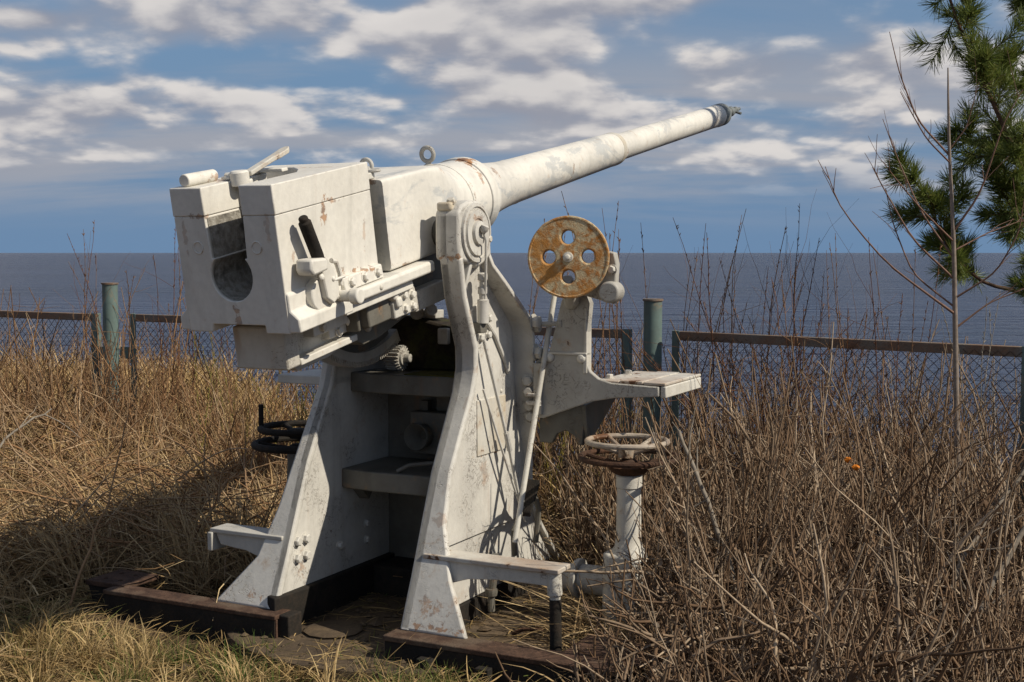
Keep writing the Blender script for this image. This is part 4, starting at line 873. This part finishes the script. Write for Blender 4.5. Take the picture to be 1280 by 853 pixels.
# withered leaves caught in it
x, y = scatter(5200, .2, 3.4, 4.2, 7.4, lambda x, y: in_thicket(x, y)); N = len(x); zz = ground_h(x, y) + np.abs(rng.normal(0, .26, N))
ok = (x / y * 1600 + 640 > 815) | (zz < .12); x, y, zz = x[ok], y[ok], zz[ok]; N = len(x); d = rng.normal(0, 1, (N, 3)); d /= np.linalg.norm(d, axis=1, keepdims=True)
sd_ = np.cross(d, rng.normal(0, 1, (N, 3))); sd_ /= np.linalg.norm(sd_, axis=1, keepdims=True); up_ = np.cross(d, sd_); L_ = rng.uniform(.012, .034, N)[:, None]; p = np.stack([x, y, zz], -1)
Pn = np.stack([p, p + d * L_ * .35 + up_ * L_ * .12, p + d * L_ * .7 + up_ * L_ * .10, p + d * L_ - up_ * L_ * .1], 1)
V, F = ribbons(Pn, L_ * np.array([[.05, .26, .22, .03]]), sd_); tb.add(V, F, np.clip(rng.normal(.55, .3, N), 0, 1), 8)
o = link('shrub_thicket', tb.mesh('shrub_thicket', 'cane')); tag(o, 'dense tangled thicket of bare brown thorny stems right of the gun', 'thicket', kind='stuff')
# --- bare scrub along the fence on the left, one mass ---
tb = Batch()
for i in range(190):
    bx = rng.uniform(-5.0, .1); by = fence_y(bx) - rng.uniform(-.5, 1.2)
    bush(tb, bx, by, rng.integers(3, 8), rng.uniform(.45, 1.15), .30, rng.uniform(.0036, .0072), 4, (.1, 1), .17)
for i in range(46):
    bx = rng.uniform(-4.6, -.6); by = fence_y(bx) - rng.uniform(-.2, .7)
    bush(tb, bx, by, rng.integers(2, 6), rng.uniform(1.0, 1.6), .16, rng.uniform(.0045, .0078), 5, (0, .6), .11)
x, y = scatter(1700, -4.6, -1.0, 6.2, 9.4, lambda x, y: y < fence_y(x)); N = len(x)
Pn, rad = stems(np.stack([x, y, ground_h(x, y) + rng.uniform(.02, .34, N)], -1), np.stack([rng.normal(0, 1, N), rng.normal(0, .6, N), rng.normal(.15, .35, N)], -1), rng.uniform(.25, .9, N), rng.uniform(.0026, .0074, N), 7, .18, .03)
V, F = tubes(Pn, rad, 4); tb.add(V, F, rng.uniform(.3, 1, N), 28)
o = link('fence_scrub', tb.mesh('fence_scrub', 'stem')); tag(o, 'low bare brown scrub tangled along the fence left of the gun', 'scrub', kind='stuff')

def plant_thing(name, label, cat, group, loc, builder, mat, pname='stem'):
    root = empty(name, loc); tag(root, label, cat, group)
    for P_ in builder:
        V, F = P_[0] - np.array(loc), P_[1]; o = link(pname, fast_mesh(pname, V, F, P_[3] if len(P_) > 3 else mat, P_[2], True), root)
    return root
def clump(name, label, cat, group, cx_, cy_, n, h0, h1, rad_, spread, mat, r0=.0042, twigs=0, tone=(0, 1), wob=.05, buds=True):
    loc = (cx_, cy_, float(ground_h(cx_, cy_))); parts = []
    for i in range(n):
        x = cx_ + rng.normal(0, rad_); y = cy_ + rng.normal(0, rad_ * .5); b0 = np.array([[x, y, float(ground_h(x, y)) - .03]]); ln = np.array([rng.uniform(h0, h1)])
        Pn, rd = stems(b0, np.array([[rng.normal(0, spread), rng.normal(0, spread), 1.0]]), ln, np.array([r0 * rng.uniform(.8, 1.15)]), 12, wob, 0, 5, .30)
        V, F = tubes(Pn, rd, 5); tn = rng.uniform(*tone); Ts = [np.full(len(V), tn)]; Vs = [V]; Fs = [F]; nn = len(V)
        if buds:
            k = 26; f = rng.uniform(.35, .99, k) * 11; i0 = np.floor(f).astype(int); q = (f - i0)[:, None]; bp = Pn[0, i0] * (1 - q) + Pn[0, np.minimum(i0 + 1, 11)] * q
            dv = rng.normal(0, .5, (k, 3)); dv[:, 2] = 1.0
            P2, r2 = stems(bp, dv, np.full(k, .018), np.full(k, .0032), 3, .05, 0, 4, .5); V2, F2 = tubes(P2, r2, 4); Vs.append(V2); Fs.append(F2 + nn); Ts.append(np.full(len(V2), min(1, tn + .25))); nn += len(V2)
        for j in range(twigs):
            f = rng.uniform(.3, .92) * 11; i0 = int(f); bp = Pn[0, i0][None]; dv = (Pn[0, min(i0 + 1, 11)] - Pn[0, i0]); dv = dv / np.linalg.norm(dv) + rng.normal(0, .45, 3)
            P2, r2 = stems(bp, dv[None], np.array([ln[0] * rng.uniform(.12, .34)]), np.array([rd[0, i0] * .65]), 7, .10, 0, 4, .4); V2, F2 = tubes(P2, r2, 4); Vs.append(V2); Fs.append(F2 + nn); Ts.append(np.full(len(V2), tn)); nn += len(V2)
        parts.append((np.concatenate(Vs), np.concatenate(Fs), np.concatenate(Ts)))
    return plant_thing(name, label, cat, group, loc, parts, mat)
WG = 'willow clumps along the fence'
clump('willow_clump', 'thin reddish willow shoots standing at the fence left of the breech', 'willow', WG, -2.55, 9.10, 24, 1.0, 1.85, .30, .12, 'willow', .0046, 3)
clump('willow_clump', 'budded willow shoots rising behind the cheek under the long barrel', 'willow', WG, .12, 7.35, 8, 1.75, 2.15, .16, .06, 'willow', .0052, 0, (.4, 1))
clump('willow_clump', 'straight budded willow shoots behind the rusted disc', 'willow', WG, .50, 7.30, 8, 1.7, 2.1, .13, .06, 'willow', .0050, 0, (.3, 1))
clump('willow_clump', 'dark willow shoots beyond the fence, right of the teal post with the open top', 'willow', WG, 1.22, 7.70, 26, 1.3, 2.1, .32, .09, 'willow', .0052, 3)
clump('willow_clump', 'sparse reddish willow shoots between the dry budded shrub and the sapling', 'willow', WG, 2.05, 6.75, 16, 1.2, 1.9, .20, .10, 'willow', .0042, 2)
clump('willow_clump', 'short whitish shoots at the fence right of the sapling', 'willow', WG, 2.45, 6.25, 10, 1.1, 1.55, .14, .08, 'greystem', .0040, 1)
clump('osier_clump', 'yellow-green osier stems at the fence below the breech', 'osier', 'osier clumps at the fence', -1.55, 8.25, 34, .8, 1.25, .40, .12, 'osier', .0042, 1)
clump('osier_clump', 'yellowish osier stems at the fence under the seat bracket', 'osier', 'osier clumps at the fence', .28, 7.45, 26, .7, 1.2, .28, .13, 'osier', .0040, 2)
clump('budded_shrub', 'twiggy reddish-brown shrub with dry seed heads above the right fence rail', 'shrub', None, 1.66, 7.20, 18, 1.3, 1.72, .16, .22, 'willow', .0052, 14, (.2, .7), .08)
clump('bramble', 'rust-brown arching bramble just left of the left teal post', 'bramble', None, -3.05, 8.95, 18, .8, 1.45, .22, .28, 'stem', .0062, 6, (.3, 1), .13, False)
clump('thorn_bush', 'tall thorny bush of grey-brown stems in the right foreground corner', 'bush', 'thorn bushes right of the gun', 1.75, 4.75, 26, .55, .95, .16, .22, 'cane', .0068, 4, (.4, 1), .10, False)
clump('thorn_bush', 'thorny bush of pale brown stems below the two orange leaves', 'bush', 'thorn bushes right of the gun', 1.45, 5.45, 26, .6, 1.0, .18, .20, 'cane', .0062, 4, (.3, 1), .10, False)
clump('thorn_bush', 'thorny bush at the foot of the bare sapling', 'bush', 'thorn bushes right of the gun', 1.98, 5.55, 26, .7, 1.15, .18, .22, 'cane', .0066, 4, (.2, .9), .10, False)
clump('thorn_bush', 'thorny bush crowding the handwheel pedestal on its right', 'bush', 'thorn bushes right of the gun', .78, 5.10, 20, .35, .75, .14, .25, 'cane', .0052, 4, (.3, 1), .12, False)
# single stems one can pick out
def single(name, label, cat, pts, r0, r1, mat, tone=.5, twigs=0, tl=.2):
    pts = np.array(pts, float); t = np.linspace(0, 1, len(pts)); tt = np.linspace(0, 1, 14)
    P_ = np.stack([np.interp(tt, t, pts[:, i]) for i in range(3)], -1); P_[1:-1] += rng.normal(0, .006, (12, 3)); Pn = P_[None]
    V, F = tubes(Pn, np.linspace(r0, r1, 14)[None], 7); Vs, Fs, nn = [V], [F], len(V)
    for j in range(twigs):
        i0 = rng.integers(4, 13); dv = P_[i0] - P_[i0 - 1]; dv = dv / np.linalg.norm(dv) + rng.normal(0, .6, 3)
        P2, r2 = stems(P_[i0][None], dv[None], np.array([tl * rng.uniform(.5, 1.2)]), np.array([(r0 + r1) * .25]), 7, .12, 0, 4, .4); V2, F2 = tubes(P2, r2, 4); Vs.append(V2); Fs.append(F2 + nn); nn += len(V2)
    loc = pts[0]; o = link(name, fast_mesh(name, np.concatenate(Vs) - loc, np.concatenate(Fs), mat, np.full(nn, tone), True)); o.location = loc; return tag(o, label, cat, 'dead stems in the scrub' if name == 'dead_stem' else None)
single('dead_stem', 'thick pale dead stem leaning against the handwheel on the right', 'stem', [(.98, 5.15, .0), (.90, 5.25, .38), (.80, 5.33, .66), (.705, 5.38, .90)], .014, .008, 'greystem', .6, 5, .22)
single('dead_stem', 'pale peeled dead branch lying across the straw at far left', 'stem', [(-3.25, 7.2, .10), (-3.1, 7.35, .35), (-2.95, 7.5, .60), (-2.75, 7.6, .72)], .011, .005, 'greystem', .9, 4, .3)
single('dead_stem', 'slender brown stem leaning in front of the flattened grass at left', 'stem', [(-2.05, 5.75, .0), (-1.98, 5.95, .28), (-1.92, 6.1, .55), (-1.90, 6.3, .85)], .007, .003, 'stem', .6, 3, .2)
single('dead_stem', 'straight orange-brown twig lying level in the thicket beside the pedestal', 'stem', [(.72, 5.15, .22), (.86, 5.13, .215), (1.02, 5.10, .20)], .004, .002, 'straw', .35)
single('dead_stem', 'white peeled twig low in the foreground thicket', 'stem', [(1.22, 4.72, .15), (1.28, 4.70, .13), (1.33, 4.70, .13), (1.37, 4.70, .15)], .0055, .004, 'greystem', 1.0)
single('dead_stem', 'thick grey stem slanting up to the right in the lower right corner', 'stem', [(1.55, 4.55, -.02), (1.72, 4.70, .25), (1.92, 4.85, .52), (2.1, 4.95, .72)], .016, .009, 'greystem', .3, 5, .3)
single('dead_stem', 'grey stem slanting to the right edge above the thicker one', 'stem', [(1.62, 4.9, .15), (1.80, 5.05, .42), (2.0, 5.2, .62), (2.2, 5.3, .80)], .011, .006, 'greystem', .4, 5, .3)
for (x_, y_, z_), lb in (((1.42, 5.36, .775), 'upper'), ((1.445, 5.33, .748), 'lower')):
    o = part('orange_leaf', MB().loft([[(r_ * math.cos(t), r_ * math.sin(t) * .7, h_ + .004 * math.sin(3 * t)) for t in np.linspace(0, 6.283, 9)[:-1]] for h_, r_ in ((-.010, .006), (-.004, .015), (.004, .018), (.010, .010))]), 'rosehip', None, 0)
    o.location = (x_, y_, z_); tag(o, lb + ' of two small bright orange withered leaves in the thicket', 'leaf', 'orange leaves')

# --- sapling ---
def poly(pts, r0, r1, n=6, k=10):
    pts = np.array(pts, float); t = np.linspace(0, 1, len(pts)); tt = np.linspace(0, 1, k)
    # gentle smoothing through the points
    P_ = np.stack([np.interp(tt, t, pts[:, i]) for i in range(3)], -1); P_[1:-1] = .25 * P_[:-2] + .5 * P_[1:-1] + .25 * P_[2:]
    return P_, *tubes(P_[None], np.linspace(r0, r1, k)[None], n)
sap = empty('sapling', (2.09, 5.9, float(ground_h(2.09, 5.9)))); tag(sap, 'slim leafless sapling with upswept twigs in front of the pine', 'sapling')
SL = np.array(sap.location)
def sap_add(name, V, F, tone): o = link(name, fast_mesh(name, V - SL, F, 'bark', np.full(len(V), tone), True), sap); return o
P0, V, F = poly([(2.09, 5.9, -.05), (2.08, 5.9, .45), (2.065, 5.9, .82), (2.045, 5.9, 1.34), (2.03, 5.9, 1.71), (2.0, 5.9, 2.11), (1.99, 5.9, 2.33), (1.985, 5.9, 2.49)], .0185, .0030, 8, 22); trunk = sap_add('trunk', V, F, .3)
for pts, r in [([(2.04, 5.9, 1.37), (1.92, 5.82, 1.44), (1.67, 5.72, 1.60), (1.45, 5.7, 1.85), (1.385, 5.7, 2.03)], .0070), ([(2.035, 5.9, 1.53), (1.84, 5.9, 1.71), (1.70, 5.92, 1.96), (1.65, 5.9, 2.04)], .0060),
               ([(2.005, 5.9, 2.09), (1.86, 5.92, 2.25), (1.78, 5.95, 2.47), (1.73, 5.95, 2.66)], .0055), ([(2.005, 5.9, 2.06), (1.87, 5.82, 2.16), (1.79, 5.8, 2.28), (1.74, 5.8, 2.37)], .0045),
               ([(2.03, 5.9, 1.75), (2.13, 5.85, 1.92), (2.21, 5.8, 2.24), (2.29, 5.8, 2.38)], .0060), ([(2.04, 5.9, 1.44), (2.21, 5.85, 1.56), (2.29, 5.8, 1.74), (2.31, 5.8, 1.9)], .0055),
               ([(2.035, 5.9, 1.62), (1.90, 5.98, 1.84), (1.80, 6.05, 2.11), (1.75, 6.1, 2.28)], .0050), ([(2.03, 5.9, 1.70), (1.85, 5.8, 1.84), (1.72, 5.75, 1.97), (1.64, 5.7, 2.05)], .0050),
               ([(2.0, 5.9, 2.12), (2.07, 5.88, 2.22), (2.11, 5.85, 2.42)], .0035), ([(2.04, 5.9, 1.40), (1.86, 5.95, 1.55), (1.78, 6.0, 1.78), (1.74, 6.0, 1.95)], .0050),
               ([(2.045, 5.9, 1.30), (2.2, 5.9, 1.42), (2.4, 5.9, 1.50)], .0055), ([(2.035, 5.9, 1.66), (2.2, 5.95, 1.74), (2.38, 6.0, 1.80)], .0045)]:
    Pb, V, F = poly(pts, r, .0016, 5, 14); Vs, Fs, nn = [V], [F], len(V)
    for j in range(5):
        i0 = rng.integers(4, 13); dv = Pb[i0] - Pb[i0 - 1]; dv = dv / np.linalg.norm(dv) + rng.normal(0, .4, 3); dv[2] += .3
        P2, r2 = stems(Pb[i0][None], dv[None], np.array([rng.uniform(.03, .22)]), np.array([r * .38]), 6, .08, 0, 4, .5); V2, F2 = tubes(P2, r2, 4); Vs.append(V2); Fs.append(F2 + nn); nn += len(V2)
    sap_add('branch', np.concatenate(Vs), np.concatenate(Fs), .9)

rng = np.random.default_rng(23)
# --- pine: trunk out of the frame on the right, boughs reaching in ---
PK = 1.38      # the pine stands beyond the fence
def pk(p): return (p[0] * PK, p[1] * PK, 1.65 + (p[2] - 1.65) * PK)
PT = np.array((4.2, 8.4, float(ground_h(4.2, 8.4)))); pine = empty('pine_tree', tuple(PT)); tag(pine, 'dark green pine with long-needled boughs reaching in from the right edge', 'pine tree')
Pt, V, F = poly([pk(q) for q in [(3.05, 6.1, -.6), (3.06, 6.1, 1.2), (3.02, 6.12, 2.6), (3.04, 6.1, 4.2), (3.03, 6.1, 4.6)]], .11, .03, 12, 20)
link('trunk', fast_mesh('trunk', V - PT, F, 'pinebark', None, True), pine)
def needles(shoots, per=78, ln=.100):
    """shoots: list of (p0, p1) twig pieces; needles in all directions round each, swept forward"""
    A_ = np.array([s[0] for s in shoots]); B_ = np.array([s[1] for s in shoots]); N = len(A_) * per
    w_ = np.repeat(np.arange(len(A_)), per); t = rng.uniform(0, 1.0, N)[:, None]; p = A_[w_] * (1 - t) + B_[w_] * t; ax = (B_ - A_)[w_]; ax /= np.linalg.norm(ax, axis=1, keepdims=True)
    rd = rng.normal(0, 1, (N, 3)); rd -= ax * (rd * ax).sum(1, keepdims=True); rd /= np.linalg.norm(rd, axis=1, keepdims=True)
    d = rd * rng.uniform(.55, 1.0, (N, 1)) + ax * rng.uniform(.45, 1.0, (N, 1)); d /= np.linalg.norm(d, axis=1, keepdims=True)
    L = ln * rng.uniform(.7, 1.15, N)[:, None]; q = p + d * L; mid = (p + q) / 2 + np.array([0, 0, -.004])
    Pn = np.stack([p, mid, q], 1); sd_ = np.cross(d, rng.normal(0, 1, (N, 3))); sd_ /= np.linalg.norm(sd_, axis=1, keepdims=True)
    V, F = ribbons(Pn, np.tile(np.array([[.0016, .0019, .0006]]), (N, 1)), sd_); return V, F, np.repeat(np.clip(rng.normal(.45, .25, N), 0, 1), 6)
def bough(pts, r, nside, sl, clip=None, start=.2, per=78, up=.25):
    sl *= PK; Pb, V, F = poly([pk(q) for q in pts], r * 1.2, .004, 6, 16); Vs, Fs, nn = [V], [F], len(V); sh_ = [(Pb[13], Pb[15])]
    for j in range(nside):
        f = rng.uniform(start, 1.0) * 15; i0 = min(int(f), 14); b0 = Pb[i0] + (Pb[i0 + 1] - Pb[i0]) * (f - i0); dv = Pb[i0 + 1] - Pb[i0]; dv = dv / np.linalg.norm(dv) * .8 + rng.normal(0, .75, 3); dv[2] += up
        ll = sl * rng.uniform(.5, 1.15)
        P2, r2 = stems(b0[None], dv[None], np.array([ll]), np.array([.0042]), 6, .10, -.03, 4, .6); V2, F2 = tubes(P2, r2, 4); Vs.append(V2); Fs.append(F2 + nn); nn += len(V2)
        q = P2[0]; sh_ += [(q[1], q[3]), (q[3], q[5] + (q[5] - q[4]) * .3)]
        for _ in range(2):
            k = rng.integers(2, 5); dv2 = q[k] - q[k - 1]; dv2 = dv2 / np.linalg.norm(dv2) + rng.normal(0, .6, 3); P3, r3 = stems(q[k][None], dv2[None], np.array([ll * rng.uniform(.35, .6)]), np.array([.003]), 4, .08, -.03, 4, .6)
            V2, F2 = tubes(P3, r3, 4); Vs.append(V2); Fs.append(F2 + nn); nn += len(V2); sh_.append((P3[0][1], P3[0][3]))
    bo = link('bough', fast_mesh('bough', np.concatenate(Vs) - PT, np.concatenate(Fs), 'pinebark', None, True), pine)
    V, F, T = needles(sh_, per); o = link('needles', fast_mesh('needles', V - PT, F, 'needle', T), bo); o['kind'] = 'stuff'
bough([(3.03, 6.1, 1.35), (2.6, 5.7, 1.5), (2.2, 5.35, 1.80), (2.02, 5.25, 2.12), (1.86, 5.2, 2.40), (1.76, 5.2, 2.62), (1.72, 5.2, 2.80)], .020, 24, .21, start=.42)
bough([(3.03, 6.1, 1.15), (2.6, 5.8, 1.30), (2.2, 5.5, 1.48), (1.98, 5.4, 1.52), (1.82, 5.35, 1.66), (1.68, 5.3, 1.92)], .015, 19, .15, start=.50, up=.1)
bough([(3.03, 6.1, 1.9), (2.6, 5.8, 1.95), (2.3, 5.6, 1.98), (2.08, 5.5, 2.06), (1.93, 5.45, 2.12)], .014, 13, .15, start=.5)
bough([(3.03, 6.1, 1.6), (2.7, 5.9, 1.62), (2.35, 5.6, 1.70), (2.12, 5.4, 1.80), (2.0, 5.3, 1.93)], .014, 16, .15, start=.5)
bough([(3.03, 6.1, 2.2), (2.6, 5.8, 2.25), (2.3, 5.6, 2.28), (2.12, 5.45, 2.36), (2.02, 5.4, 2.45)], .014, 11, .15, start=.5)
bough([(3.03, 6.1, 2.6), (2.6, 5.8, 2.68), (2.3, 5.5, 2.72), (2.12, 5.4, 2.72)], .014, 10, .13, start=.55)
bough([(3.03, 6.1, 1.05), (2.7, 5.8, 1.2), (2.4, 5.5, 1.35), (2.16, 5.3, 1.52)], .012, 12, .12, start=.5)
bough([(3.03, 6.1, 3.0), (2.7, 6.4, 3.4), (2.3, 6.6, 3.5)], .016, 14, .2, start=.3)
bough([(3.03, 6.1, 3.8), (3.4, 6.3, 3.9), (3.7, 6.5, 4.0)], .016, 14, .2, start=.3)
bough([(3.03, 6.1, 4.2), (2.9, 6.5, 4.4), (2.7, 6.8, 4.5)], .016, 14, .2, start=.3)
